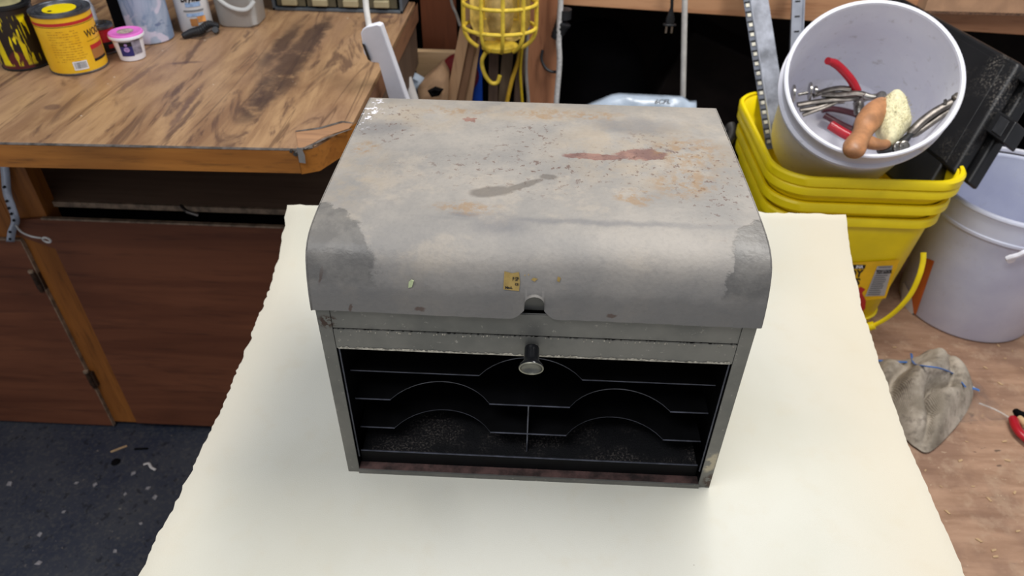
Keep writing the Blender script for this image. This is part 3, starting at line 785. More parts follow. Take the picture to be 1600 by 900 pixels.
# dark brown piece covering the upper part of the post
MB().prism([(-1.03, .578), (-.9651, .548), (-.9651, .6205), (-1.03, .612)], -.7010, -.6945, Matrix(((1,0,0,0),(0,0,-1,0),(0,1,0,0),(0,0,0,1)))).build('post_cover', M['door'], dr)
d2 = MB().box((-2.3, .694, .008), (-1.0285, .701, .565)).build('door', M['door'], cb, bevel=.0008)
MB().box((-2.3, .6935, .565), (-1.0285, .7013, .568)).build('raw_top_edge', M['edgewood'], d2)
mb = MB().box((-1.0283, .6925, .008), (-1.0265, .7015, .565)); mb.build('raw_side_edge', M['edgewood'], d2)
MB().box((-2.3, .736, .624), (-.292, 1.16, .638)).build('inner_shelf', M['darkwood'], cb)
mb = MB().box((-.955, .728, .627), (-.292, .7348, .6385)); mb.build('shelf_edge', M['edgewood'], cb)
MB().box((-2.3, 1.165, .0), (-.295, 1.185, .866)).build('back_board', M['shade_black'], cb)
MB().box((-2.3, .745, .0), (-.30, .76, .60)).build('inner_backing', M['shade_black'], cb)
MB().box((-2.3, .735, .0), (-.30, .75, .02)).build('toe_kick', M['slat_k'], cb)
# hinges on the post
for (px, py) in ((62, 437), (145, 590)):
    c0 = at_y(px, py, .700)
    mb = MB(); mb.box((c0.x - .009, .6925, c0.z - .022), (c0.x + .009, .7015, c0.z + .022)); mb.tube([c0 + V((0, -.008, -.026)), c0 + V((0, -.008, .026))], .0045, 10)
    hg = mb.build('hinge', plain('brown_corroded_hinge', srgb(66, 46, 32), .6, .4, .4, 80, .5), cb, bevel=.001)
    MB().tube([c0 + V((-.002, -.009, .026)), c0 + V((-.002, -.009, .031))], .0055, 10).build('hinge_pin', M['edgewood'], hg)
# small splinters under the top edge
for (px, py) in ((118, 322), (196, 334)):
    c0 = at_y(px, py, .690)
# perforated strap and hook
st_pts = [at_y(4, 240, .696), at_y(8, 270, .692), at_y(11, 302, .688), at_y(24, 345, .680), at_y(16, 378, .684)]
st = thing('hanger_strap', tuple(st_pts[2]), 'perforated galvanised plumbing strap hanging at the left cabinet post', 'strap')
mb = MB(); sp_ = smoothpath([st_pts[0], st_pts[1], st_pts[2], (st_pts[2] + st_pts[3]) / 2 + V((.001, 0, 0)), st_pts[3], (st_pts[3] + st_pts[4]) / 2 + V((-.002, 0, 0)), st_pts[4]], 4)
mb.grid([[p + V((-.0085, 0, 0)) for p in sp_], [p + V((.0085, 0, 0)) for p in sp_]])
mb.build('strap_band', M['galvl'], st, solid=.0012)
for q in ((11, 314), (14, 325), (18, 334), (22, 344), (16, 362), (16, 373), (7, 292)):
    best = min(sp_, key=lambda p: (p - at_y(q[0], q[1], p.y)).length)
    c0 = at_y(q[0], q[1], best.y)
    MB().tube([c0 + V((0, -.0022, 0)), c0 + V((0, .0004, 0))], .0026, 10).build('hole', M['slot'], st)
hk = thing('wire_hook', tuple(at_y(26, 352, .676)), 'bent white wire hook with loop end hanging through the strap', 'hook')
hp = smoothpath([at_y(25, 352, .680), at_y(33, 362, .668), at_y(48, 369, .660), at_y(65, 372, .655)], 5)
MB().tube(hp, .0019, 8).build('shank', M['cordw'], hk)
c0 = at_y(73, 375, .652)
MB().tube([c0 + V((.0068 * math.cos(a), -.002 * math.sin(a), .0068 * math.sin(a))) for a in [2*PI*k/20 for k in range(20)]], .0022, 8, closed=True).build('loop', M['cordw'], hk)
# wire on the inner shelf
tag(MB().tube(smoothpath([at_z(283, 322, .662), at_z(292, 330, .668), at_z(300, 333, .668), at_z(310, 336, .664)], 5), .0035, 8).build('metal_clip', M['steeld']), 'short dark metal clip on the shelf above the brown cabinet door', 'clip')

# ================================================================== THINGS ON THE WORKTOP
BZ = .9005
def can(name, label, cat, cx, cy, r, h, side, lidm, rimm, rot=0):
    t = thing(name, (cx, cy, BZ), label, cat)
    T = Matrix.Translation((cx, cy, BZ))
    MB().lathe([(0, 0), (r, 0), (r + .0012, .0008), (r + .0012, .003), (r, .0036), (r, h - .006)], 56, T, mis=[0, 0, 0, 0, 1]).build('can_body', [rimm, side], t, loc=(0, 0, 0))
    MB().lathe([(r, h - .006), (r + .0016, h - .005), (r + .0016, h - .0008), (r, h), (r - .003, h - .0004), (r - .0045, h - .004), (r - .009, h - .004), (r - .010, h - .0005), (r - .012, h - .0008), (r - .013, h - .004)], 56, T).build('rim', rimm, t)
    l = MB().lathe([(r - .012, h - .0032), (r - .017, h - .0035), (r * .5, h - .0030), (0, h - .003)], 56, T).build('lid', lidm, t)
    return t, T
# can dripping with black paint
tA, TA = can('paint_can', 'yellow paint can streaked with black drips at the far left', 'paint can', -.9217, .7762, .0395, .1072, M['drip'], plain('cream_lid', srgb(196, 186, 138), .35, .2, .2, 30, .1), M['blackp'])
# yellow can with print
cx, cy, r_, h_ = -.8237, .7703, .0463, .1024
tB, TB = can('paint_can', 'yellow printed wood finish can with a red stripe and barcode', 'paint can', cx, cy, r_, h_, M['canyel'], M['tin'], M['tin'])
def cyl_pt(cx, cy, r, ang, s, z, lift=.0003): # ang: direction of the origin, s arc length to the right seen from outside
    a = ang + s / r
    return (cx + (r + lift) * math.cos(a), cy + (r + lift) * math.sin(a), z)
def cyl_quad(mb, cx, cy, r, ang, s0, s1, z0, z1, mi=0, lift=.0003, n=8, rfun=None):
    rows = []
    for z in (z0, z1):
        rr_ = rfun(z) if rfun else r
        rows.append([cyl_pt(cx, cy, rr_, ang, s0 + (s1 - s0) * k / n, z, lift) for k in range(n + 1)])
    mb.grid(rows, mi)
angB = math.atan2(-1.211, .82) # facing the camera
mb = MB()
cyl_quad(mb, cx, cy, r_, 0, 0, 2*PI*r_, BZ + .0835, BZ + .0885, 0, n=56)
mb.build('red_stripe', M['inkred'], tB)
mb = MB(); cyl_quad(mb, cx, cy, r_, 0, 0, 2*PI*r_, BZ + .0815, BZ + .0822, 0, n=56); mb.build('black_line', M['ink'], tB)
vs, fs = text_mesh('WOOD', .0175, .0002, .78)
mb = MB(); mb.add([cyl_pt(cx, cy, r_, angB, .0245 + x, BZ + .0580 + y, .0005) for x, y in vs], fs)
cyl_quad(mb, cx, cy, r_, angB, .0245, .060, BZ + .0515, BZ + .0520, 0, .0004)
mb.build('lettering', M['ink'], tB)
mb = MB(); cyl_quad(mb, cx, cy, r_, angB, .0265, .060, BZ + .037, BZ + .0445, 0, .0004); cyl_quad(mb, cx, cy, r_, angB, .0265, .060, BZ + .0210, BZ + .037, 1, .0004); cyl_quad(mb, cx, cy, r_, angB, .0265, .060, BZ + .0165, BZ + .0210, 2, .0004)
mb.build('colour_swatch', [M['inkred'], M['inkbrown'], M['ink']], tB)
mb = MB(); cyl_quad(mb, cx, cy, r_, angB, -.0100, .0125, BZ + .0085, BZ + .0235, 0, .0004)
bc = mb.build('barcode_label', M['inkwhite'], tB)
mb = MB(); s_ = -.0075; rr = random.Random(2)
while s_ < .0100:
    w_ = rr.choice((.0004, .0008, .0012)); cyl_quad(mb, cx, cy, r_, angB, s_, s_ + w_, BZ + .0110, BZ + .0220, 0, .0006, 2); s_ += w_ + rr.choice((.0005, .0009))
mb.build('barcode', M['inkgrey'], bc)
mb = MB(); rr = random.Random(4)
for k in range(13):
    z_ = BZ + .074 - k * .0042
    s_ = -.034
    while s_ < .014:
        w_ = rr.uniform(.001, .005); 
        if rr.random() < .8: cyl_quad(mb, cx, cy, r_, angB, s_, s_ + w_, z_, z_ + .0009, 0, .0004, 2)
        s_ += w_ + .0012
mb.build('fine_print', plain('faint_amber_print', srgb(184, 132, 30), .5, 0, .05, 20, 0), tB)
# lid decal and blob
Tl = Matrix.Translation((cx, cy, BZ + h_ - .0028))
mb = MB().lathe([(.0, .0008), (.026, .0006), (.0262, 0)], 40, Tl); ld = mb.build('lid_label', M['yellow'], tB)
mb = MB().lathe([(0, .0012), (.0035, .0011)], 16, Matrix.Translation((cx - .006, cy - .018, BZ + h_ - .0026))); mb.build('lid_mark', M['ink'], ld)
# pink-lid tub
cx, cy = -.7493, .8174
tC = thing('craft_tub', (cx, cy, BZ), 'small white tub with bright pink lid and purple label', 'tub')
T = Matrix.Translation((cx, cy, BZ))
MB().lathe([(0, .0), (.0205, .0), (.0218, .001), (.0262, .040), (.0272, .0405)], 48, T).build('tub_body', M['white'], tC)
rf = lambda z: .0218 + (z - BZ - .001) / .039 * .0044
mb = MB(); aC = math.atan2(cy * 0 - 1.258, .747) 
cyl_quad(mb, cx, cy, .024, aC, -.018, .0035, BZ + .010, BZ + .036, 0, .0004, 12, rf); cyl_quad(mb, cx, cy, .024, aC, .0035, .020, BZ + .012, BZ + .038, 1, .0004, 12, rf)
cyl_quad(mb, cx, cy, .024, aC, -.018, .0035, BZ + .028, BZ + .036, 2, .0006, 12, rf)
lb = mb.build('tub_label', [M['inkblue'], plain('grey_violet_label', srgb(150, 146, 164), .5, 0, .3, 120, 0), M['ink']], tC)
mb = MB()
for (s0, z0, rr_) in ((-.0065, .031, .0026), (-.0065, .0225, .0048)):
    pts = [cyl_pt(cx, cy, rf(BZ + z0), aC, s0 + rr_ * math.cos(a), BZ + z0 + rr_ * math.sin(a) * .9, .0010) for a in [2*PI*k/16 for k in range(16)]]
    mb.add(pts, [tuple(range(16))])
mb.build('emblem', plain('pale_purple_emblem', srgb(172, 140, 200), .5, 0, .3, 200, 0), lb)
lidC = MB().lathe([(.0272, .0395), (.0300, .0400), (.0303, .0440), (.0295, .0452), (.0262, .0465)], 48, T).build('lid_skirt', M['white'], tC)
MB().lathe([(.0298, .0448), (.0285, .0475), (.0262, .0482), (.0250, .0474), (0, .0476)], 48, T).build('pink_lid', M['pink'], tC)
MB().lathe([(0, .0481), (.014, .0480)], 30, T).build('lid_print', plain('green_grey_lid_print', srgb(176, 160, 150), .5, 0, .3, 160, 0), tC)
# small red and black can behind
cx, cy = -.811, .8454
tD, TD = can('small_can', 'small red and black can with tin lid behind the pink-lid tub', 'can', cx, cy, .0212, .0503, plain('red_can_print', srgb(168, 20, 40), .35, 0, .1, 30, 0), M['tin'], M['tin'])
mb = MB(); cyl_quad(mb, cx, cy, .0212, 0, 0, 2*PI*.0212, BZ + .004, BZ + .022, 0, n=30); 
mb.build('black_band', M['ink'], tD)
mb = MB(); cyl_quad(mb, cx, cy, .0212, -.8, .000, .010, BZ + .010, BZ + .017, 0, .0006, 5); mb.build('red_mark', M['inkred'], tD)
# tall bottle with red cap
T = Matrix.Translation((-.905, .905, BZ))
tE = thing('glue_bottle', (-.905, .905, BZ), 'white bottle with red cap standing behind the printed yellow can', 'bottle')
tE.location = (-.868, .900, BZ); tE['wl'] = (-.868, .900, BZ); T = Matrix.Translation((-.868, .900, BZ))
MB().lathe([(0, 0), (.020, 0), (.021, .002), (.021, .06), (.017, .075), (.0125, .082), (.0125, .090)], 32, T).build('bottle_body', M['white'], tE)
MB().lathe([(.0135, .088), (.0135, .106), (.006, .112), (0, .113)], 32, T).build('cap', M['inkred'], tE)
# near-black block put in as the dark gap behind
tag(MB().box((-.835, .93, BZ), (-.765, .99, BZ + .16)).build('dark_gap_block', M['shade_black'], bevel=.002), 'near-black block put in as the dark gap behind the paint-smeared container', 'box')
# paint-smeared container
cx, cy = -.7578, .9188
tF = thing('paint_container', (cx, cy, BZ), 'blue and white paint-smeared plastic container on the worktop', 'container')
T = Matrix.Translation((cx, cy, BZ))
MB().lathe([(0, 0), (.037, 0), (.0393, .002), (.0405, .09), (.041, .150)], 48, T).build('container_body', M['splat'], tF)
MB().lathe([(.041, .150), (.044, .1505), (.044, .158), (.041, .159), (.039, .158), (0, .158)], 48, T).build('lid', M['splat'], tF)
# white bottle with label
cx, cy = -.6925, .9767
tG = thing('spray_bottle', (cx, cy, BZ), 'white bottle with black lettering and blue print next to the clear tub', 'bottle')
T = Matrix.Translation((cx, cy, BZ))
MB().lathe([(0, 0), (.030, 0), (.0315, .002), (.0320, .10), (.030, .125), (.018, .15), (.014, .152)], 40, T).build('bottle_body', M['inkwhite'], tG)
MB().lathe([(.016, .150), (.016, .168), (0, .170)], 30, T).build('cap', M['white'], tG)
aG = math.atan2(-1.41, .69)
mb = MB(); vs, fs = text_mesh('Drywall', .017, .0008, .7, 'CENTER', .2); mb.add([cyl_pt(cx, cy, .0322, aG, x, BZ + .062 + y, .0006) for x, y in vs], fs); mb.build('lettering', M['ink'], tG)
mb = MB(); cyl_quad(mb, cx, cy, .0322, aG, -.012, .016, BZ + .052, BZ + .060, 0, .0006); cyl_quad(mb, cx, cy, .0322, aG, -.014, .018, BZ + .034, BZ + .040, 0, .0006); mb.build('blue_print', plain('light_blue_print', srgb(150, 178, 216), .5, 0, .2, 90, 0), tG)
mb = MB(); cyl_quad(mb, cx, cy, .0322, aG, -.018, .02, BZ + .043, BZ + .046, 0, .0006); mb.build('grey_print', M['inkgrey'], tG)
mb = MB(); cyl_quad(mb, cx, cy, .0322, aG, .004, .020, BZ + .022, BZ + .033, 0, .0006); cyl_quad(mb, cx, cy, .0322, aG, -.010, .003, BZ + .016, BZ + .030, 1, .0006); mb.build('orange_print', [plain('orange_print', srgb(232, 158, 90), .5, 0, .3, 60, 0), M['inkbrown']], tG)
# clear tub with handle
cx, cy = -.6182, 1.0293
tH = thing('storage_tub', (cx, cy, BZ), 'cloudy grey plastic tub beside the parts cabinet', 'tub')
T = Matrix.Translation((cx, cy, BZ))
ro = rrect(.082, .078, .022)
mb = MB(); rows = []
for z_, k_ in ((0, .92), (.004, 1.0), (.14, 1.12), (.145, 1.16)): rows.append([(cx + x * k_, cy + y * k_, BZ + z_) for x, y in ro + ro[:1]])
mb.grid(rows); mb.add([(cx + x * .92, cy + y * .92, BZ) for x, y in ro], [tuple(range(len(ro)))]); mb.build('tub_body', M['tub'], tH)
hpts = smoothpath([(cx - .047, cy - .03, BZ + .10), (cx - .03, cy - .052, BZ + .075), (cx, cy - .056, BZ + .048), (cx + .03, cy - .050, BZ + .040), (cx + .045, cy - .035, BZ + .052)], 5)
MB().tube(hpts, .0042, 8, flat=.5).build('handle', M['tub'], tH)
# black bead string on a clear lid
p = at_z(316, 55, BZ)
tI = thing('black_bit_set', (p.x, p.y, BZ), 'string of black sockets lying on a clear plastic lid', 'tool set')
MB().lathe([(0, .001), (.030, .001), (.033, .003), (.034, .006)], 36, Matrix.Translation((p.x, p.y + .002, BZ))).build('clear_lid', M['film'], tI)
cat_pts = smoothpath([at_z(288, 56, BZ + .006), at_z(300, 51, BZ + .009), at_z(314, 47, BZ + .011), at_z(326, 38, BZ + .014), at_z(340, 40, BZ + .012)], 4)
for k, q in enumerate(cat_pts):
    rr_ = .0045 + .004 * math.sin(PI * (k + 2) / (len(cat_pts) + 2))
    MB().lathe([(0, -rr_ * .6), (rr_ * .8, -rr_ * .6), (rr_, -rr_ * .3), (rr_, rr_ * .4), (0, rr_ * .6)], 12, axis_mat(q, (1, .3, .2))).build('black_piece', M['rubber'], tI)
for q in ((310, 50), (337, 47)):
    MB().lathe([(0, -.004), (.006, -.004), (.007, 0), (.006, .004), (0, .004)], 14, axis_mat(at_z(q[0], q[1], BZ + .008), (.2, -.8, .5))).build('wheel', M['rubber'], tI)
# parts drawer cabinet
pc = thing('parts_cabinet', (-.44, 1.13, BZ), 'grey metal small-parts cabinet with beige drawers at the back of the worktop', 'parts cabinet')
x0, x1, y0, y1, z1 = -.580, -.300, 1.105, 1.185, BZ + .17
for lo, hi in (((x0, y0, BZ), (x1, y1, BZ + .006)), ((x0, y0, BZ), (x0 + .006, y1, z1)), ((x1 - .006, y0, BZ), (x1, y1, z1)), ((x0, y0, z1 - .006), (x1, y1, z1)), ((x0, y1 - .004, BZ), (x1, y1, z1))):
    MB().box(lo, hi).build('frame_panel', plain('slate_grey_frame', srgb(96, 104, 112), .45, .3, .15, 20, .1), pc, bevel=.001)
for row in range(4):
    for k in range(4):
        a = x0 + .010 + k * .0655; zb = BZ + .0085 + row * .039
        d = MB().box((a, y0 + .004, zb), (a + .0615, y1 - .006, zb + .034)).build('drawer', plain('olive_drawer', srgb(92, 86, 66), .5, 0, .15, 30, .1), pc, bevel=.001)
        MB().box((a + .014, y0 - .008, zb + .004), (a + .046, y0 + .004, zb + .018)).build('drawer_pull', plain('beige_pull', srgb(168, 156, 122), .5, 0, .1, 30, .1), d, bevel=.002)

# ================================================================== POWER STRIP
ps = thing('power_strip', tuple(at_y(600, 100, .75)), 'white power strip hanging on its cord beside the worktop edge', 'power strip')
mb = MB()
wide = [(572, 42), (588, 38), (594, 40), (622, 118), (636, 158), (652, 205), (628, 208), (607, 155), (591, 99), (580, 98), (568, 84), (563, 52), (566, 46)]
P3 = [at_y(x, y, .70 + (y - 40) * .0004) for x, y in wide]
n = len(P3); back = [p + V((.003, .016, .000)) for p in P3]
mb.add([*P3, *back], [tuple(range(n)), tuple(range(n, 2*n))[::-1]] + [(i, (i+1) % n, n + (i+1) % n, n + i) for i in range(n)])
mb.build('housing', M['white'], ps, bevel=.0025)
mb = MB(); q = [at_y(566, 69, .7085), at_y(570, 70, .7085), at_y(580, 96, .7165), at_y(575, 93, .7165)]
mb.add([p + V((0, -.0008, 0)) for p in q] + [p + V((-.003, .012, 0)) for p in q], [(0,1,2,3), (4,5,6,7), (0,1,5,4), (1,2,6,5), (2,3,7,6), (3,0,4,7)])
mb.build('rocker_switch', M['blackp'], ps)
mb = MB(); mb.tube(smoothpath([at_y(568, -90, .76), at_y(570, -30, .74), at_y(572, 10, .725), at_y(577, 42, .712)], 5), .0050, 10); mb.build('cord', M['cordw'], ps)

# ================================================================== BEHIND THE CHEST
tag(MB().box((-.288, 1.26, .70), (-.205, 1.275, 1.25)).build('leaning_board', M['brownply'], bevel=.001), 'upright red-brown plywood panel just right of the worktop', 'panel')
cr = thing('pine_crate', (-.33, 1.16, .0), 'pale pine crate board behind the white power strip', 'crate')
MB().box((-.420, 1.20, .42), (-.20, 1.218, .785)).build('crate_board', M['pine'], cr, bevel=.001)
MB().box((-.420, 1.218, .42), (-.20, 1.255, .44)).build('crate_bottom', M['pine'], cr)
for z_ in (.0,):
    MB().box((-.42, 1.2, 0), (-.39, 1.25, .42)).build('leg', M['slat_k'], cr); MB().box((-.23, 1.2, 0), (-.2, 1.25, .42)).build('leg', M['slat_k'], cr)
# low dark shelf carrying bags and slats
sh = thing('rear_shelf', (0, 1.1, .0), 'dark low shelf behind the tool chest', 'shelf')
MB().box((-.29, .90, .56), (.40, 1.195, .575)).build('shelf_board', M['shade_black'], sh)
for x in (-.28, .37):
    MB().box((x, .91, 0), (x + .02, 1.19, .56)).build('shelf_leg', M['shade_black'], sh)
SZ = .575
def flatslab(name, quad, y, th, mat, label, cat, group=None):
    P = [at_y(px, py, y + dy) for px, py, dy in quad]; n = len(P)
    mb = MB(); mb.add(P + [p + V((0, th, 0)) for p in P], [tuple(range(n)), tuple(range(n, 2*n))[::-1]] + [(i, (i+1) % n, n + (i+1) % n, n + i) for i in range(n)])
    return tag(mb.build(name, mat, bevel=.001), label, cat, group)
def slat(name, x_top, x_bot, wd, y, mat, label, cat='slat', z1=1.15, th=.012):
    pt = lambda px, py: at_y(px, py, y)
    a = pt(x_bot, 155); b = pt(x_top, 0)
    d = (b - a); d = d / d.z
    lo = a + d * (SZ - a.z); hi = a + d * (z1 - a.z)
    mb = MB(); vs = []
    for p in (lo, hi):
        vs += [p, p + V((wd, 0, 0)), p + V((wd, th, 0)), p + V((0, th, 0))]
    mb.add(vs, [(0,3,2,1),(4,5,6,7),(0,1,5,4),(1,2,6,5),(2,3,7,6),(3,0,4,7)])
    return tag(mb.build(name, mat, bevel=.0008), label, cat)
slat('wooden_slat', 727, 697, .0245, 1.14, M['slat_l'], 'leftmost pale wooden slat leaning beside the yellow work light')
slat('wooden_slat', 742, 713, .0200, 1.148, M['slat_d'], 'mid-brown wooden slat leaning between two pale slats')
slat('wooden_slat', 748, 726, .0175, 1.156, M['slat_l'], 'pale wooden slat leaning left of the blue strip')
slat('plastic_strip', 733, 737, .026, 1.172, M['blue'], 'bright blue plastic strip upright below the work light', 'strip')
slat('wooden_slat', 765, 763, .022, 1.165, M['slat_k'], 'dark brown slat right of the blue strip')
slat('wooden_slat', 792, 778, .026, 1.172, wood('grey_brown_slat', srgb(104, 86, 66), srgb(124, 104, 80), srgb(80, 62, 48), (0,0,1), 30, .6, .1), 'grey-brown slat behind the work light hook')
slat('wooden_slat', 812, 803, .020, 1.172, M['slat_k'], 'dark slat behind the two yellow cords')
# red round thing, paper bag, roll, grey sheet
tag(MB().lathe([(0, -.01), (.040, -.01), (.046, 0), (.046, .012), (.042, .018), (0, .02)], 40, axis_mat(at_y(719, 114, 1.185), (0, -1, .1))).build('round_lid', M['red']), 'dark red round lid behind the pale wooden slats', 'lid')
def bagshape(name, pts, y, mat, label, cat, depth=.04):
    P = [at_y(px, py, y + dy) for px, py, dy in pts]; c = sum(P, V()) / len(P)
    n = len(P); mid = [(p + (c - p) * .45) + V((0, -.012, .004)) for p in P]
    mb = MB(); back = [p + V((0, depth, 0)) for p in P]
    mb.add(P + mid + [c + V((0, -.004, 0))] + back, [(i, (i+1) % n, n + (i+1) % n, n + i) for i in range(n)] + [(n + i, n + (i+1) % n, 2*n) for i in range(n)] + [(i, 2*n + 1 + i, 2*n + 1 + (i+1) % n, (i+1) % n) for i in range(n)] + [tuple(2*n + 1 + i for i in range(n))])
    return tag(mb.build(name, mat, smooth=60), label, cat)
bagshape('paper_bag', [(652, 140, 0), (662, 128, .01), (690, 103, .02), (700, 120, .01), (700, 150, 0), (697, 175, 0), (660, 178, -.01)], 1.115, M['kraft'], 'crumpled brown paper bag below the pine crate board', 'bag')
bagshape('paper_sheet', [(630, 108, 0), (652, 118, 0), (664, 125, 0), (655, 145, -.01), (640, 150, -.01), (628, 130, 0)], 1.15, M['bag'], 'crumpled grey-white sheet above the paper bag', 'paper', .01)
bagshape('bag_shade_patch', [(668, 142, 0), (680, 136, 0), (693, 140, 0), (686, 150, 0), (674, 152, 0)], 1.085, M['shade_black'], 'near-black patch painted as shade in the brown paper bag opening', 'fold', .004)  # dark patch laid on the bag as the shade of its opening
ro_ = MB().tube([at_y(634, 122, 1.07), at_y(652, 180, 1.05)], [.013, .014], 16); tag(ro_.build('paper_roll', M['paper']), 'white paper roll standing right of the power strip', 'paper roll')
# work light
wl = thing('work_light', tuple(at_y(779, 40, 1.10)), 'yellow caged work light hanging by its hook', 'work light')
wc = at_y(778, 0, 1.10); RX, RZ = .077, .0
def cagept(a, z):  # a: angle around, z: height above the bottom
    k = math.sqrt(max(.02, 1 - (max(0, .045 - z) / .052) ** 2)) if z < .045 else 1.0
    return V((wc.x + .004 + RX * k * math.cos(a), wc.y + .055 * k * math.sin(a), wc.z - .103 + z))
zb = 0.0
for a in [math.radians(d) for d in (180, 243, 277, 311, 360, 60, 120)]:
    pts = [cagept(a, z_) for z_ in (.004, .012, .024, .045, .10, .20)]
    MB().tube(smoothpath(pts, 3), .0044, 8).build('cage_bar', M['cageyel'], wl)
for z_ in (.048, .098, .148, .19):
    MB().tube([cagept(2*PI*k/28, z_) for k in range(28)], .0042, 8, closed=True).build('cage_ring', M['cageyel'], wl)
MB().lathe([(0.0, .0), (.3, .002), (.36, .006), (.36, .014), (.30, .018), (0, .018)], 32, Matrix.Translation(cagept(0, 0) * 0 + V((wc.x + .004, wc.y, wc.z - .106))) @ Matrix.Diagonal((.11, .09, .9, 1))).build('end_ring', M['cageyel'], wl)
rs = []
for k in range(0, 25):
    a = PI * k / 24 
    rs.append([V((wc.x + .004 + .066 * kk * math.cos(a), wc.y + .01 + .045 * kk * math.sin(a), wc.z - .103 + z_)) for z_, kk in ((.012, .15), (.014, .5), (.025, .8), (.05, .97), (.2, 1.0))])
MB().grid(rs).build('reflector', M['yelmatt'], wl, solid=.001)
MB().lathe([(0, .022), (.012, .024), (.022, .036), (.028, .055), (.030, .08), (.024, .11), (.014, .14), (.014, .2)], 24, Matrix.Translation((wc.x + .004, wc.y + .005, wc.z - .103))).build('bulb', plain('dusty_bulb', srgb(206, 178, 112), .35, 0, .2, 40, .1), wl)
hk_ = smoothpath([at_y(759, 82, 1.09), at_y(753, 96, 1.09), at_y(757, 115, 1.09), at_y(767, 129, 1.09), at_y(777, 129, 1.09), at_y(781, 118, 1.09)], 5)
MB().tube(hk_, .0046, 10).build('hook', M['cageyel'], wl)
# cords
def cord(name, pts, y, r, mat, label, cat='cord'):
    return tag(MB().tube(smoothpath([at_y(a, b, y) for a, b in pts], 6), r, 8).build(name, mat), label, cat)
cord('extension_cord', [(822, -60), (818, 20), (812, 85), (800, 125), (791, 165), (786, 205)], 1.155, .0048, M['yelcord'], 'yellow cord slanting down under the work light')
cord('extension_cord', [(812, -40), (816, 60), (813, 110), (816, 160), (818, 205)], 1.150, .0032, plain('olive_yellow_cord', srgb(190, 160, 24), .5, 0, .1, 60, .1), 'straight darker yellow cord next to the slanting one')
cord('grey_cable', [(700, -60), (705, 0), (713, 22), (719, 40)], 1.13, .0032, M['cordg'], 'grey cable curving in from above the work light', 'cable')
cord('grey_cable', [(828, -20), (824, 60), (822, 110), (826, 160), (828, 205)], 1.155, .0038, M['cordg'], 'grey cable hanging left of the fir post', 'cable')
# fir post, beam, rear bench
rb = thing('rear_bench', (.8, 1.6, 0), 'rear bench frame of pale fir lumber over the dark space', 'bench')
a = at_y(833, 0, 1.2); b = at_y(833, 165, 1.2)
MB().box((-.034, 1.20, 0), (.036, 1.24, 1.30)).build('front_post', M['firv'], rb, bevel=.001)
bm_ = MB(); 
_a = at_y(870, 7, 1.2); _b = at_y(1600, 55, 1.2)
z_at = lambda x: _a.z + (_b.z - _a.z) * (x - _a.x) / (_b.x - _a.x)
vs = []
for x in (.038, 2.2):
    zb_ = z_at(x)
    vs += [(x, 1.20, zb_), (x, 1.24, zb_), (x, 1.24, zb_ + .060), (x, 1.20, zb_ + .060)]
bm_.add(vs, [(0,1,2,3), (7,6,5,4), (0,4,5,1), (1,5,6,2), (2,6,7,3), (3,7,4,0)])
bm_.build('front_beam', M['fir'], rb, bevel=.0015)
vs = []
bm_ = MB()
for x in (.038, 2.2):
    zb_ = z_at(x) + .0605
    vs += [(x, 1.215, zb_), (x, 2.09, zb_), (x, 2.09, zb_ + .012), (x, 1.215, zb_ + .012)]
bm_.add(vs, [(0,1,2,3), (7,6,5,4), (0,4,5,1), (1,5,6,2), (2,6,7,3), (3,7,4,0)]); bm_.build('bench_shade_board', M['door'], rb)  # bench top slab added so the space below lies in shade
MB().box((-.25, 1.30, .98), (.037, 2.09, 1.0)).build('bench_shade_board', M['door'], rb)  # left run of the slab added for shade
MB().box((2.1, 1.24, 0), (2.16, 1.3, .86)).build('rear_leg', M['firv'], rb)
tag(MB().box((-2.4, 1.30, 0), (-.26, 1.33, 1.6)).build('dark_board', M['shade_black']), 'dark board standing behind the left worktop', 'board')
# rope
tag(MB().tube(smoothpath([at_y(877, -60, 1.165), at_y(876, 0, 1.165), at_y(873, 60, 1.165), at_y(874, 100, 1.165), at_y(869, 165, 1.165), at_y(868, 210, 1.165)], 6), .0062, 10).build('white_rope', M['rope']), 'white rope hanging in front of the fir post', 'rope')
# black utility hook
hkb = MB().tube(smoothpath([at_y(848, 78, 1.190), at_y(846, 92, 1.185), at_y(852, 106, 1.178), at_y(862, 112, 1.175), at_y(872, 112, 1.178)], 5), .0034, 8)
tag(hkb.build('coat_hook', M['rubber']), 'dark curved hook screwed to the fir post', 'hook')
# ribbed black plug/socket behind the rope
sk = thing('ribbed_socket', tuple(at_y(876, 45, 1.15)), 'ribbed black rubber socket behind the white rope', 'socket')
ax = (at_y(888, 22, 1.17) - at_y(868, 62, 1.17)).normalized(); o0 = at_y(868, 60, 1.175)
MB().lathe([(0, 0), (.012, 0)] + [(.0125 + .0012 * (k % 2) + k * .0006, .004 + k * .0045) for k in range(9)] + [(0, .046)], 24, axis_mat(o0, ax)).build('socket_body', M['rubber'], sk)
MB().lathe([(0, .03), (.016, .03), (.016, .05), (0, .052)], 24, axis_mat(at_y(880, 50, 1.175), (0, 0, 1))).build('socket_cap', M['rubber'], sk)
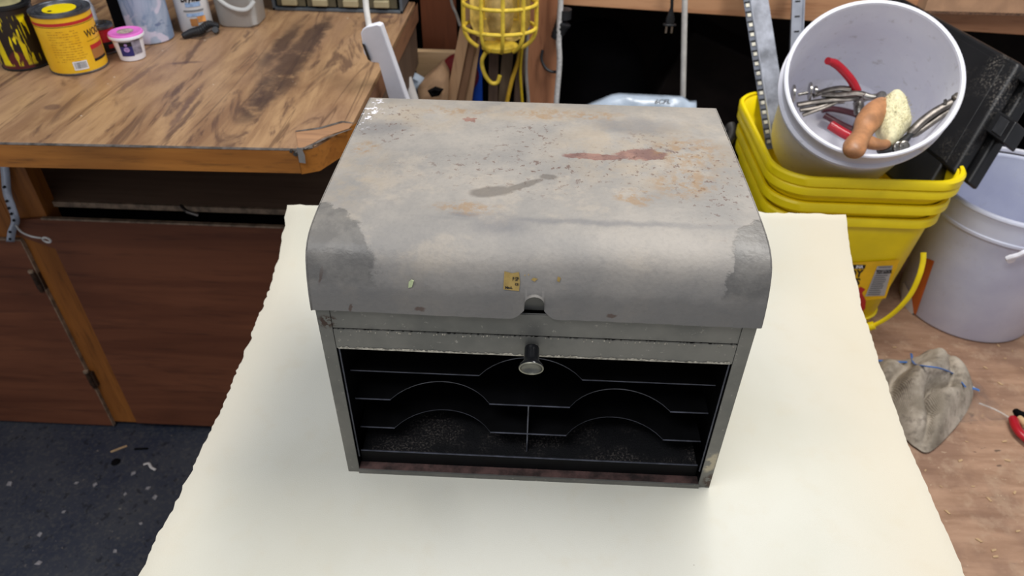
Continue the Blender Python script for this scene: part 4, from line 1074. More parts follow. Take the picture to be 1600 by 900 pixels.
# two-prong plug
pl = thing('power_plug', tuple(at_y(1047, 40, 1.17)), 'black two-prong plug dangling in front of the rear beam', 'plug')
A = at_y(1050, -40, 1.17); Bp = at_y(1050, 2, 1.17); 
MB().tube(smoothpath([at_y(1056, -90, 1.17), A, at_y(1050, 4, 1.17), at_y(1049, 16, 1.17)], 5), .0036, 8).build('cord', M['rubber'], pl)
u = (at_y(1050, 8, 1.17) - at_y(1046, 40, 1.17)).normalized()
pm = frame_mat(at_y(1046, 40, 1.17), V((1, 0, 0)) , V((0, 1, 0)), u)
mb = MB(); rows = []
for z_, hx, hy in ((0, .0135, .006), (.003, .0142, .0065), (.004, .0090, .0055), (.014, .0095, .006), (.024, .0065, .005), (.036, .0038, .004)):
    rows.append([pm @ V((x * hx / .01, y * hy / .01, z_)) for x, y in rrect(.02, .02, .005, 3) + rrect(.02, .02, .005, 3)[:1]])
mb.grid(rows); mb.add([pm @ V((x * 1.35, y * .6, 0)) for x, y in rrect(.02, .02, .005, 3)], [tuple(range(16))]); mb.build('plug_body', M['rubber'], pl)
for dx in (-.0062, .0062):
    MB().box((dx - .0022, -.0006, -.0165), (dx + .0022, .0006, 0), mat=pm).build('prong', M['steel'], pl)
# white tube
tag(MB().tube([at_y(1071, -80, 1.14), at_y(1070, 0, 1.14), at_y(1067, 160, 1.14), at_y(1067, 175, 1.14)], .0062, 10).build('white_tube', M['cordw']), 'thin pale tube hanging in front of the dark space', 'tube')
# plastic bag with print
pb = thing('plastic_bag', tuple(at_y(1000, 175, 1.06)), 'bluish white plastic bag with faint print behind the chest', 'bag')
rows = []; rr = random.Random(12)
for j, (py, dy) in enumerate(((149, .03), (153, .01), (159, .0), (170, -.01), (190, -.01))):
    row = []
    for k in range(17):
        t = k / 16; x = 912 + (1088 - 912) * t
        topy = 166 - 20 * min(1, t / .28) + (6 * max(0, (t - .3) / .7)) if t < 1 else 172
        if t > .93: topy = 158
        y_ = max(py, topy) if j else topy
        y_ = topy + (py - 149)
        row.append(at_y(x, y_, 1.08 + dy + rr.uniform(-.006, .006)))
    rows.append(row)
MB().grid(rows).build('bag_film', M['bag'], pb, solid=.0015, smooth=80)
mb = MB(); vs, fs = text_mesh('6CFL', .010, .0003, 1.2, 'LEFT', .3)
mb.add([at_y(1022 + x * 950, 162 - y * 950, 1.055) for x, y in vs], fs); mb.build('lettering', M['inkgrey'], pb)
# stand-in bulk in the recess, near-black in place of its shade
tag(MB().lathe([(0, 0), (.14, 0), (.16, .05), (.15, .25), (.12, .36), (.06, .42), (0, .43)], 32, Matrix.Translation((.14, 1.48, .35)) @ Matrix.Diagonal((1, .8, 1, 1))).build('recess_bulk', M['shade_black']), 'near-black stand-in bulk for the shaded recess behind the fir post', 'bag')
tag(MB().box((-.16, -.1, 0), (.16, .1, .26), mat=Matrix.Translation((.45, 1.6, .45)) @ Matrix.Rotation(math.radians(22), 4, 'Y')).build('dark_case', plain('dim_brown_case', srgb(30, 24, 22), .7, 0, .3, 12, .1, .2), bevel=.01), 'dark brown case tilted in the recess under the rear beam', 'case')
tag(MB().box((-.2, 1.36, .0), (2.0, 2.05, .34)).build('recess_filler', M['shade_black'], bevel=.004), 'near-black stand-in block for shade on the floor of the recess', 'crate')
# coiled grey hose right of the chest
hs = MB()
hc = V((.318, 1.00, .605))
pts = []
for k in range(90):
    a = 2*PI*k/22; pts.append(hc + V((.075 * math.cos(a), .05 * math.sin(a), .0 + k * .0012 + .02 * math.sin(a))))
tag(MB().tube([p + V((.02, -.01, .0)) for p in pts], .010, 10).build('coiled_hose', plain('grey_hose', srgb(62, 60, 58), .5, 0, .3, 40, .2)), 'coiled grey hose right behind the chest', 'hose')
# shelf standards
def standard(name, a, b, wd, mat, label, flange=None):
    a = V(a); b = V(b); ez = (a - b).normalized(); ex = V((1, 0, 0)); ex = (ex - ez * ex.dot(ez)).normalized(); ey = ez.cross(ex)
    Lh = (a - b).length; m = frame_mat(b, ex, ey, ez)
    t = thing(name, tuple(b), label, 'metal rail')
    if flange:
        MB().box((0, 0, 0), (wd, .0016, Lh), mat=m).build('broad_face', mat, t)
        MB().box((-flange, 0, 0), (0, .0016, Lh), mat=m).build('slotted_flange', M['galvd'], t)
        MB().tube([m @ V((0, -.001, 0)), m @ V((0, -.001, Lh))], .0018, 6).build('bent_edge', M['galvl'], t)
        k = 0
        while .012 + k * .0205 < Lh - .01:
            z_ = .012 + k * .0205
            MB().box((-flange + .001, -.0012, z_ + .0085), (-.002, 0.0, z_ + .0115), mat=m).build('slot', M['slot'], t)
            MB().prism([(-flange + .003, z_), (-.0035, z_), (-.0035, z_ + .007), (-flange + .003, z_ + .007)], 0, .0018, m @ Matrix(((1,0,0,0),(0,0,-1,0),(0,1,0,0),(0,0,0,1)))).build('raised_tab', M['tabm'], t)
            k += 1
    else:
        MB().box((0, 0, 0), (wd, .0016, Lh), mat=m).build('broad_face', mat, t); 
        for s_ in (0, wd): MB().box((s_ - .0012, -.006, 0), (s_ + .0012, .0016, Lh), mat=m).build('side_flange', mat, t)
        k = 0
        while .01 + k * .030 < Lh: 
            z_ = .01 + k * .03; MB().box((wd * .28, -.0007, z_), (wd * .72, .0002, z_ + .003), mat=m).build('slot', M['slot'], t); k += 1
    return t
# leans on the beam and stands inside the yellow pail, in front of its far rim
top_s = at_y(1163, -60, 1.17); bot_s = at_y(1208, 232, .93)
standard('slotted_rail', top_s, bot_s, .037, M['galv'], 'dull galvanised slotted rail leaning in the top yellow pail', .014)
top_s = at_y(1240, -70, 1.17); bot_s = at_y(1232, 150, 1.06)
standard('slotted_rail', top_s, bot_s, .024, M['galvl'], 'bright zinc slotted rail leaning behind the white bucket')
# cardboard box on the rear bench
cx_ = thing('cardboard_box', (1.2, 1.3, .92), 'brown cardboard box overhanging the rear beam at upper right', 'box')
c0 = at_y(1448, 6, 1.16)
MB().box((c0.x, 1.16, .9185), (1.8, 1.60, 1.12)).build('box_body', M['card'], cx_, bevel=.001)
mb = MB(); nn = 220; 
r0 = [(c0.x + (1.8 - c0.x) * k / nn, 1.1595 , .9185 + .0012 * (k % 2)) for k in range(nn + 1)]
r1 = [(c0.x + (1.8 - c0.x) * k / nn, 1.1595 - .001 * (k % 2), .9135 + .0014 * (k % 2)) for k in range(nn + 1)]
r2 = [(p[0], 1.19, p[2]) for p in r1]
mb.grid([r0, r1, r2]); mb.build('corrugated_edge', M['carddark'], cx_)

# ================================================================== YELLOW PAILS
PX0, PX1, PY0, PY1 = .405, .748, .648, 1.02
pcx, pcy = (PX0 + PX1) / 2, (PY0 + PY1) / 2; pw, pd = PX1 - PX0, PY1 - PY0
def ring(k, z, r=.07, dw=0.0):
    return [(pcx + x, pcy + y, z) for x, y in (rrect(pw * k + dw, pd * k + dw, r * k, 8) + rrect(pw * k + dw, pd * k + dw, r * k, 8)[:1])]
def pail(ztop, kt, label, full=False, zbase=.4005, extra=False):
    t = thing('yellow_pail', (pcx, pcy, ztop - .30), label, 'pail', 'nested yellow square pails right of the chest')
    kb = kt * .80
    zb_ = max(zbase, ztop - .34)
    if zbase == .401: rows = [ring(kb, zb_), ring(kt * .93, ztop - .05), ring(kt * .95, ztop - .004)]
    elif zbase == .403: rows = [ring(.73, zb_ + .004), ring(.845, .66), ring(.878, .705), ring(.918, .716), ring(kt * .95, ztop - .004)]
    else: rows = [ring(.70, zb_ + .012), ring(.82, .66), ring(.86, .71), ring(.90, .735), ring(.93, .742), ring(kt * .95, ztop - .004)]
    mb = MB().grid(rows); mb.add(ring(kb, zb_)[:-1], [tuple(range(36))]); body = mb.build('pail_body', M['yellow'], t, solid=.0022)
    rr_ = [ring(kt * .95, ztop - .004), ring(kt * .955, ztop), ring(kt * .985, ztop + .0005), ring(kt, ztop - .003), ring(kt, ztop - .0155), ring(kt * .985, ztop - .017), ring(kt * .94, ztop - .0165)]
    MB().grid(rr_).build('rim', M['yellow'], t, solid=.001)
    if not extra: return t
    s2 = [ring(kt * .955, ztop - .0165), ring(kt * .985, ztop - .019), ring(kt * .995, ztop - .022), ring(kt * .995, ztop - .0335), ring(kt * .985, ztop - .0345), ring(kt * .94, ztop - .0335)]
    MB().grid(s2).build('stacking_flange', M['yellow'], t, solid=.001)
    return t
p1 = pail(.790, 1.0, 'topmost yellow plastic pail of the stack holding the tilted white bucket', extra=True)
p2 = pail(.737, .970, 'middle yellow plastic pail of the nested stack', zbase=.403)
p3 = pail(.706, .945, 'bottom yellow plastic pail of the stack with label and handle', zbase=.401)
# label on the front of the bottom pail (flat front wall slopes inward downwards)
def front_pt(x, z, lift=.0012):
    zt, kt = .706, .945; k_t = kt * .93; k_b = kt * .80; zb_ = .401
    k = k_b + (k_t - k_b) * (z - zb_) / (zt - .05 - zb_)
    return (x, pcy - pd * k / 2 - .0012 - lift, z)
def fp(px, py, lift=0.0012): # picture position projected on the sloping front wall
    d = ray(px, py); y = .66
    for _ in range(12):
        p = CAM + d * ((y - CAM.y) / d.y); y = front_pt(p.x, p.z, lift)[1]
    return (p.x, y, p.z)
def poly(pts, lift): return [fp(a, b, lift) for a, b in pts]
lbp = MB(); lbp.add(poly([(1310, 412), (1406, 406), (1393, 440), (1384, 466), (1310, 474)], .0010), [(0, 1, 2, 3, 4)])
lbp.build('amber_label', M['inkamber'], p3)
lbp = MB(); lbp.add(poly([(1371, 416), (1395, 415), (1382, 462), (1352, 463)], .0018), [(0, 1, 2, 3)])
sl = lbp.build('silver_label', M['silverlabel'], p3)
mb = MB()
for k in range(14):
    f0 = k / 14; x0_ = 1371 - 19 * f0; yy = 417 + 46 * f0
    if k in (1, 2): continue
    a, b = poly([(x0_ + 2, yy), (x0_ + 22 - 5 * (k % 3 == 2), yy - .6)], .0024); c_, d_ = poly([(x0_ + 21, yy + 1.0), (x0_ + 2, yy + 1.6)], .0024)
    mb.add([a, b, c_, d_], [(0, 1, 2, 3)])
mb.build('fine_print', M['inkgrey'], sl)
def ptext(txt, px, py, size, mat, name, par, shear=.2, bold=.0006, sx=1.0):
    vs, fs = text_mesh(txt, 1.0, bold / .02, sx, 'LEFT', shear); mb = MB()
    mb.add([fp(px + x * size, py - y * size - x * size * .02, .0026) for x, y in vs], fs); return mb.build(name, mat, par)
ptext('TOY LOCK', 1369, 427, 6.5, M['ink'], 'lettering', sl, .2, .0014, .75)
ptext('TIDY', 1313, 433, 15, M['ink'], 'lettering', p3, .25, .0008)
ptext('CATS', 1307, 446, 14.5, M['ink'], 'lettering', p3, .25, .0008)
mb = MB(); mb.add(poly([(1316, 414), (1353, 414), (1351, 420), (1316, 420)], .002), [(0, 1, 2, 3)]); mb.build('black_bar', M['ink'], p3)
vs = ptext('INA', 1337, 419.3, 6.5, M['inkwhite'], 'lettering', p3, .25, .001)
mb = MB(); mb.add(poly([(1336, 455), (1345, 448), (1352, 452), (1347, 458), (1353, 470), (1352, 482), (1344, 492), (1330, 486), (1328, 466)], .002), [tuple(range(9))]); mb.build('red_emblem', M['inkred'], p3)
# bail handle lying against the front
hpz = [fp(1443, 395, .012), fp(1442, 410, .02), fp(1436, 432, .03), fp(1424, 458, .036), fp(1408, 478, .038), fp(1390, 494, .036), fp(1372, 505, .034), fp(1352, 511, .032)]
hpz = [V(p) for p in hpz] + [V(fp(1300, 505, .032)), V(fp(1260, 470, .03)), V(fp(1245, 400, .012))]
MB().tube(smoothpath(hpz, 5), .0052, 10, flat=.6).build('bail_handle', M['yellow'], p3)
MB().tube([V(fp(1352, 512, .034)), V(fp(1366, 508, .036))], .0085, 12).build('handle_grip', M['yellow'], p3)

# ================================================================== TILTED WHITE BUCKET
BM = V((.53248529, .69833409, .95062235)); BA = V((-.16139932, -.65781482, .73568331)).normalized(); BL = .248
bmx = axis_mat(BM - BA * BL, BA)
bk = thing('white_bucket', tuple(BM - BA * BL), 'white plastic bucket tilted in the yellow pails holding pliers and a brush', 'bucket')
MB().lathe([(0, .0), (.112, .0), (.1155, .002), (.117, .006), (.1265, BL - .060), (.1285, BL - .03), (.131, BL - .004)], 96, bmx).build('bucket_wall', M['bucket'], bk)
MB().lathe([(.1285, BL - .004), (.1262, BL - .03), (.1240, BL - .062), (.1135, .006), (.111, .0035), (0, .0035)], 96, bmx).build('bucket_inside', M['bucket'], bk)
MB().lathe([(.1285, BL - .004), (.1300, BL), (.1340, BL + .0008), (.1362, BL - .001), (.1365, BL - .006), (.133, BL - .0075)], 96, bmx).build('bucket_rim', M['bucket'], bk)
MB().lathe([(.1318, BL - .0075), (.1325, BL - .030), (.1320, BL - .044)], 96, bmx).build('collar', M['bucket'], bk)
for z_, r_ in ((BL - .0445, .1385), (BL - .060, .1345)):
    MB().lathe([(.128, z_ + .002), (r_, z_ + .0018), (r_ + .0006, z_), (r_, z_ - .0018), (.128, z_ - .002)], 96, bmx).build('flange', M['bucket'], bk)
def inb(px, py, s):
    d = ray(px, py); t = ((BM - BA * s) - CAM).dot(BA) / d.dot(BA); return CAM + d * t
# handle ear
def to_px(p):
    d = V(p) - CAM; return 800 + FPX * d.dot(CR) / d.dot(CF), 450 - FPX * d.dot(CU) / d.dot(CF)
ea_ = min((2 * PI * k / 360 for k in range(360)), key=lambda a: (lambda q: (q[0] - 1452) ** 2 + (q[1] - 238) ** 2)(to_px(bmx @ V((.137 * math.cos(a), .137 * math.sin(a), BL - .030)))))
er = (bmx.to_3x3() @ V((math.cos(ea_), math.sin(ea_), 0))).normalized()
MB().lathe([(0, -.006), (.009, -.006), (.011, -.002), (.009, .003), (.004, .005), (0, .005)], 20, axis_mat(bmx @ V((.134 * math.cos(ea_), .134 * math.sin(ea_), BL - .028)), er)).build('handle_ear', M['bucket'], bk)
# contents ---------------------------------------------------------
pr_ = thing('red_pliers', tuple(inb(1345, 150, .12)), 'red-handled pliers with long curved grips lying in the tilted bucket', 'pliers')
ptA = [inb(1293, 95, .07), inb(1306, 100, .08), inb(1320, 113, .09), inb(1332, 128, .10), inb(1341, 146, .11)]
MB().tube(smoothpath(ptA, 4), [.0078] * 3 + [.0092] * 13 + [.0066], 14, flat=.8).build('grip', M['redgrip'], pr_)
ptB = [inb(1296, 194, .150), inb(1305, 200, .150), inb(1318, 208, .150), inb(1332, 215, .150)]
MB().tube(smoothpath(ptB, 4), [.0062] + [.0092] * 12, 14).build('grip', M['redgrip'], pr_)
MB().tube([inb(1340, 142, .11), inb(1350, 156, .115), inb(1362, 150, .11)], [.0045, .006, .005], 10).build('jaw', M['steel'], pr_)
MB().tube([inb(1340, 156, .16), inb(1345, 185, .15), inb(1335, 210, .15)], [.008, .009, .008], 10, flat=.6).build('jaw', M['steeld'], pr_)
# coil spring
mb = MB(); s0 = inb(1341, 158, .14); s1 = inb(1343, 178, .15); pts = []
dm_ = axis_mat(s0, s1 - s0); Ls = (s1 - s0).length
for k in range(97): a = 2*PI*k/12; pts.append(dm_ @ V((.0085 * math.cos(a), .0085 * math.sin(a), Ls * k / 96)))
mb.tube(pts, .0013, 6); mb.build('spring', M['steel'], pr_)
# maroon grips put in for the red handle's reflection and shadow
pm_ = thing('maroon_shade_grips', tuple(inb(1305, 180, .2)), 'maroon grips standing in for reflection and shadow on the bucket bottom under the clamps', 'pliers')
MB().tube(smoothpath([inb(1284, 172, .225), inb(1300, 170, .225), inb(1330, 176, .22), inb(1350, 184, .215)], 4), [.007] * 12 + [.008], 12, flat=.8).build('grip', M['maroon'], pm_)
MB().tube(smoothpath([inb(1288, 180, .225), inb(1310, 192, .225), inb(1340, 206, .22)], 4), [.007] * 9, 12, flat=.8).build('grip', M['maroon'], pm_)
# locking clamps with swivel pads
def bars(par, name, pts, r, mat=M['steeld'], flat=.6):
    r = [q * 1.3 for q in r] if isinstance(r, list) else r * 1.3
    P = [inb(*q) for q in pts]; return MB().tube(smoothpath(P, 3), r, 10, flat=flat).build(name, mat, par)
cl = thing('locking_clamp', tuple(inb(1300, 155, .12)), 'steel locking clamp with swivel pads on the left in the bucket', 'clamp')
bars(cl, 'upper_arm', [(1270, 150, .13), (1290, 142, .12), (1312, 138, .11), (1330, 140, .105)], .0058)
bars(cl, 'upper_arm', [(1285, 148, .12), (1310, 148, .11), (1340, 146, .10), (1356, 150, .095)], .0062)
bars(cl, 'lower_arm', [(1246, 164, .12), (1270, 160, .12), (1300, 156, .115), (1330, 154, .11), (1345, 150, .10)], .0055)
bars(cl, 'lower_arm', [(1250, 172, .12), (1275, 168, .12), (1300, 160, .12), (1320, 158, .115)], .0050)
bars(cl, 'lever', [(1254, 180, .12), (1270, 174, .118), (1290, 167, .118), (1310, 158, .115)], .0040)
bars(cl, 'screw', [(1247, 148, .12), (1262, 145, .12)], .0022, M['steel'], 1.0)
bars(cl, 'swivel_pad', [(1238, 147, .12), (1241, 147, .12)], .0125, M['steel'], 1.0)
bars(cl, 'swivel_pad', [(1264, 143, .12), (1267, 143, .12)], .0125, M['steel'], 1.0)
bars(cl, 'swivel_pad', [(1272, 143, .12), (1276, 143, .12)], .0075, M['steel'], 1.0)
cl2 = thing('locking_clamp', tuple(inb(1365, 152, .09)), 'nickel ball-ended clamp tip resting above the brush', 'clamp')
bars(cl2, 'arm', [(1318, 150, .11), (1345, 148, .10), (1356, 150, .09)], .0050, M['steel'])
bars(cl2, 'ball_joint', [(1352, 150, .088), (1359, 152, .086), (1366, 152, .084), (1372, 151, .082)], [.0045] * 9 + [.0050], M['steel'], 1.0)
cpos = inb(1377, 151, .075)
MB().lathe([(0, -.003), (.0088, -.003), (.0095, 0), (.0088, .003), (.003, .0034), (0, .0030)], 24, axis_mat(cpos, (.35, -.8, .3))).build('swivel_pad', M['steel'], cl2)
# brush
br = thing('scrub_brush', tuple(inb(1370, 200, .03)), 'worn wooden brush with cream bristles lying across the bucket lip', 'brush')
# handle: waisted wooden block from lower left to upper right
hb = [inb(1333, 243, -.030), inb(1336, 228, -.020), inb(1345, 213, -.008), (inb(1352, 198, .005)), (inb(1362, 182, .018)), (inb(1374, 168, .032)), (inb(1384, 158, .045))]
MB().tube(smoothpath(hb, 5), [.0070, .0125, .0155, .0170, .0176, .0176, .0170, .0163, .0156, .0151, .0149, .0150, .0152, .0152, .0166, .0178, .0188, .0194, .0198, .0200, .0200, .0198, .0195, .0190, .0184, .0176, .0166, .0152, .0132, .0100, .0050], 18, flat=.75).build('wooden_handle', M['brushwood'], br)
MB().tube(smoothpath([inb(1342, 212, -.006), inb(1357, 222, .0), inb(1377, 226, .002), inb(1388, 222, .01)], 4), [.010, .013, .0145, .015, .0145, .014, .013, .012, .011, .010, .009, .007, .004], 16, flat=.7).build('wooden_wing', M['brushwood'], br)
# bristle pad: tufted block
pad = [V((*q, 0)) for q in ((1366, 182), (1374, 166), (1388, 148), (1401, 139), (1412, 146), (1420, 164), (1425, 190), (1415, 204), (1402, 220), (1388, 227), (1378, 212), (1370, 196))]
padb = [q for q in smoothpath(pad + [pad[0]], 4)[:-1]]
pc_ = V((1395, 184, 0))
def padpt(q):
    return inb(q.x, q.y, .006 + .032 * max(0, (226 - q.y) / 86) + .004)
nrm_ = (padpt(V((1401, 139, 0))) - padpt(V((1366, 182, 0)))).cross(padpt(V((1388, 227, 0))) - padpt(V((1366, 182, 0)))).normalized()
if nrm_.dot(CF) > 0: nrm_ = -nrm_
mb = MB(); rr = random.Random(21); rows = []
for t_ in [k / 16 for k in range(17)]:
    jit = [V((rr.uniform(-1, 1), rr.uniform(-1, 1), rr.uniform(-1, 1))) * .0007 for _ in padb]
    row = [padpt(pc_.lerp(q, t_)) + nrm_ * (.014 * (1 - t_ ** 5)) + jit[i] for i, q in enumerate(padb)]
    rows.append(row + [row[0]])
rows.append([p - nrm_ * .016 for p in rows[-1]])
mb.grid(rows); mb.build('bristle_pad', M['bristle'], br, smooth=60)
mb = MB()
for k in range(1500):
    q = pc_.lerp(padb[rr.randrange(len(padb))], math.sqrt(rr.random())); p = padpt(q)
    t_ = min(1, (q - pc_).length / 38)
    p += nrm_ * .013 * (1 - t_ ** 5)
    d = (nrm_ + V((rr.uniform(-.5, .5), rr.uniform(-.5, .5), rr.uniform(-.5, .5)))) * .0026
    w_ = V((rr.uniform(-1, 1), rr.uniform(-1, 1), rr.uniform(-1, 1))).normalized() * .0005
    mb.add([p - w_, p + w_, p + d], [(0, 1, 2)])
mb.build('bristle_tufts', M['bristle'], br)['kind'] = 'stuff'

# steel pliers at the right
rp = thing('steel_pliers', tuple(inb(1450, 190, .02)), 'slim steel locking pliers leaning on the right wall of the bucket', 'pliers')
def barr(name, pts, r, mat=M['steeld'], flat=.7):
    r = [q * 1.4 for q in r] if isinstance(r, list) else r * 1.4
    return MB().tube(smoothpath([inb(*q) for q in pts], 3), r, 10, flat=flat).build(name, mat, rp)
barr('handle', [(1420, 210, .022), (1440, 190, .022), (1462, 174, .020), (1482, 163, .018), (1498, 154, .015)], [.003] + [.0052] * 11 + [.0050], M['steeld'])
barr('handle', [(1424, 213, .030), (1448, 196, .028), (1470, 180, .026), (1485, 170, .024)], [.003] + [.0050] * 8 + [.0045], M['steeld'])
barr('rivet', [(1476, 160, .015), (1479, 159, .013)], .0035, M['steel'], 1.0)
barr('adjuster', [(1490, 157, .014), (1498, 152, .012), (1502, 150, .011)], [.0045, .006, .006, .0065, .006, .0055, .005], M['steeld'], 1.0)
barr('jaw', [(1372, 236, .008), (1390, 234, .012), (1408, 224, .018), (1424, 208, .022)], [.004, .006, .006, .006, .006, .006, .006, .005, .004, .003], M['blackp'])
for q in ((1404, 229, .004), (1413, 228, .002)):
    MB().lathe([(0, -.002), (.0075, -.002), (.0088, 0), (.0075, .0022), (.0060, .0026), (.0056, .0016), (.0030, .0018), (.0026, .0028), (0, .0028)], 24, axis_mat(inb(*q), (-.1, -.75, .6))).build('swivel_pad', M['steel'], rp)

# ================================================================== BLACK CASE
P1 = at_y(1493, 266, .705); P2 = at_y(1595, 97, .80); P3 = at_y(1400, -10, 1.18)
ex = (P2 - P3).normalized(); ey = (P1 - P2); ey = (ey - ex * ey.dot(ex)).normalized(); ez = ex.cross(ey)
if ez.dot(CF) > 0: ez = -ez
cs = thing('black_case', tuple(P1), 'dusty black plastic tool case leaning behind the tilted white bucket', 'case')
# box shaped by the three picture corners: top edge P3-P2, right edge P2-P1
dwn = (P1 - P2)
def cpt(u, v, w): return P2 + (P3 - P2) * u + dwn * v + ez * w
def cslab(name, u0, u1, v0, v1, w0, w1, mat, par, bevel=.004):
    vs = [cpt(u, v, w_) for w_ in (w0, w1) for (u, v) in ((u0, v0), (u1, v0), (u1, v1), (u0, v1))]
    return MB().add(vs, [(0,1,2,3), (4,7,6,5), (0,4,5,1), (1,5,6,2), (2,6,7,3), (3,7,4,0)]).build(name, mat, par, bevel=bevel)
cslab('front_shell', .0, 1.05, 0, 1.04, -.030, 0, M['case'], cs, .008)
cslab('back_shell', -.03, 1.06, -.02, 1.03, -.062, -.033, M['case'], cs, .006)
cslab('lower_shell', .09, 1.0, 1.0, 1.42, -.055, -.002, M['case'], cs, .006)
cslab('raised_panel', .07, 1.0, .08, 1.0, 0, .0015, M['case'], cs, .004)
for v0, v1 in ((.03, .12), (.40, .60)):
    l_ = cslab('latch', -.12, .01, v0, v1, -.05, -.014, M['blackp'], cs, .003)
    cslab('latch_rib', -.09, -.03, v0 + .03, v1 - .03, -.014, -.012, M['rubber'], l_, .001)

# ================================================================== WHITE BUCKET ON THE RIGHT
wx, wy, wh = .942, .8144, .293
wb = thing('white_bucket', (wx, wy, .4005), 'upright bluish white bucket with wire handle on the plywood platform', 'bucket')
T = Matrix.Translation((wx, wy, .4005))
MB().lathe([(0, 0), (.122, 0), (.127, .002), (.129, .006), (.1395, wh - .07), (.1425, wh - .005)], 96, T).build('bucket_wall', M['bucket2'], wb)
MB().lathe([(.1410, wh - .003), (.137, wh - .07), (.1255, .006), (.123, .004), (0, .004)], 96, T).build('bucket_inside', M['bucket2'], wb)
MB().lathe([(.1408, wh - .004), (.1425, wh), (.1480, wh + .0005), (.1500, wh - .002), (.1502, wh - .006), (.147, wh - .007), (.1468, wh - .045), (.1485, wh - .047), (.1485, wh - .052), (.141, wh - .053)], 96, T).build('collar', M['bucket2'], wb)
hpts = smoothpath([at_y(1700, 440, .70), at_y(1640, 408, .66), at_y(1600, 397, .655), at_y(1576, 402, .66)], 5)
# wire handle: rises behind the rim and runs to the front ear
ea = V((wx + .02, wy - .1485, .4005 + wh - .03)); 
MB().tube(smoothpath([at_y(1573, 404, ea.y - .004), at_y(1590, 399, ea.y - .010), at_y(1615, 394, ea.y - .012), at_y(1680, 420, ea.y + .0)], 5), .0048, 8).build('handle_strap', M['white'], wb)
MB().lathe([(0, 0), (.008, 0), (.008, .006), (0, .008)], 16, axis_mat(at_y(1578, 403, ea.y - .0), (0, -1, 0))).build('handle_ear', M['white'], wb)
ang = [PI * (.30 + .62 * k / 20) for k in range(21)]
MB().tube([V((wx + .155 * math.cos(a), wy + .155 * math.sin(a) , .4005 + wh + .006)) for a in ang], .0035, 8, flat=1.6).build('handle_back', M['white'], wb)
# orange and white label on its left side
def wpt(px, py, lift=.0008):
    d = ray(px, py); t = 1.3
    for _ in range(60):
        p = CAM + d * t; z = p.z - .4005; r_ = .129 + (.1395 - .129) * (z / (wh - .07)) + lift
        dist = math.hypot(p.x - wx, p.y - wy) - r_
        t += dist * .7
    return p
def wgrid(q, n, mi, mb, lift=.0008):
    a, b, c_, d_ = [V((*x, 0)) for x in q]; rows = []
    for i in range(n + 1):
        rows.append([wpt(*((a * (1 - i/n) * (1 - j/n) + b * (i/n) * (1 - j/n) + c_ * (i/n) * (j/n) + d_ * (1 - i/n) * (j/n))[:2]), lift) for j in range(n + 1)])
    mb.grid(rows, mi)
mb = MB(); wgrid([(1444, 402), (1460, 408), (1431, 492), (1412, 478)], 8, 0, mb); wgrid([(1430, 436), (1444, 402), (1431, 492), (1424, 462)], 6, 0, mb)
lb = mb.build('orange_label', M['inkorange'], wb)
mb = MB(); wgrid([(1412, 440), (1424, 462), (1429, 500), (1404, 490)], 8, 0, mb, .0012); mb.build('white_label', M['inkwhite'], wb)
mb = MB(); wgrid([(1426, 489), (1428, 490), (1426, 500), (1424, 499)], 2, 0, mb, .0018); wgrid([(1408, 487), (1413, 488), (1413, 489), (1408, 488)], 2, 0, mb, .0018); mb.build('fine_print', M['inkgrey'], wb)
tag(MB().tube([at_z(1590, 372, .46), at_z(1601, 350, .62) + V((.0, .0, .0))], .003, 8).build('dark_rod', M['rubber']), 'thin dark rod standing in the upright white bucket', 'rod')

# ================================================================== RAG, ZIP BAG, RED TOOL, CHIPS
PZ = .4005
rg = thing('dirty_rag', tuple(at_z(1450, 640, PZ)), 'crumpled dirty grey knit rag lying on the plywood platform', 'rag')
cxp = [at_z(x, y, PZ) for x, y in ((1355, 600), (1372, 566), (1422, 566), (1450, 550), (1480, 556), (1508, 585), (1518, 612), (1512, 640), (1490, 672), (1452, 708), (1428, 700), (1410, 684), (1380, 660), (1360, 630))]
cc = sum(cxp, V()) / len(cxp)
bound = smoothpath(cxp + [cxp[0]], 6)[:-1]; nb = len(bound)
def rh(p, t):
    from mathutils import noise as NZ
    f = 1 - t ** 2.2
    fold = abs(math.sin((p.x - p.y * .55) * 40 + 2.6 * NZ.noise(p * 11) + .6))
    return .004 + f * (.014 + .056 * fold ** .8) + .018 * NZ.noise(p * 22) * f + .012 * math.exp(-((p - at_z(1465, 600, PZ)).length / .06) ** 2)
mb = MB(); rows = []
for t in [k / 26 for k in range(27)]:
    row = []
    for p in bound + [bound[0]]:
        q = cc + (p - cc) * t; row.append(V((q.x, q.y, PZ + max(.0008, rh(q, t)))))
    rows.append(row)
mb.grid(rows); mb.build('cloth', M['rag'], rg, smooth=180)
def on_rag(px, py, lift=.007):
    p = at_z(px, py, PZ + .03); 
    for _ in range(4):
        q = V((p.x, p.y, 0)); 
        qq = V((q.x, q.y, PZ)) - cc; best = max(bound, key=lambda b: (b - cc).normalized().dot(qq.normalized())); t = min(1, qq.length / (best - cc).length)
        h_ = rh(V((q.x, q.y, PZ)), t); p = at_z(px, py, PZ + h_ + lift)
    return p
MB().tube(smoothpath([on_rag(1424, 553), on_rag(1428, 568), on_rag(1445, 572), on_rag(1470, 576), on_rag(1492, 586), on_rag(1508, 604)], 5), .0024, 8, flat=.6).build('blue_trim', M['ragblue'], rg)
MB().tube(smoothpath([at_z(1368, 563, PZ + .012), at_z(1395, 565, PZ + .02), at_z(1420, 566, PZ + .022)], 5), .0022, 8, flat=.6).build('blue_trim', M['ragblue'], rg)
zb = thing('zip_bag', tuple(at_z(1530, 620, PZ)), 'clear plastic zip bag with blue seal beside the dirty rag', 'bag')
mb = MB(); rows = []; rr = random.Random(31)
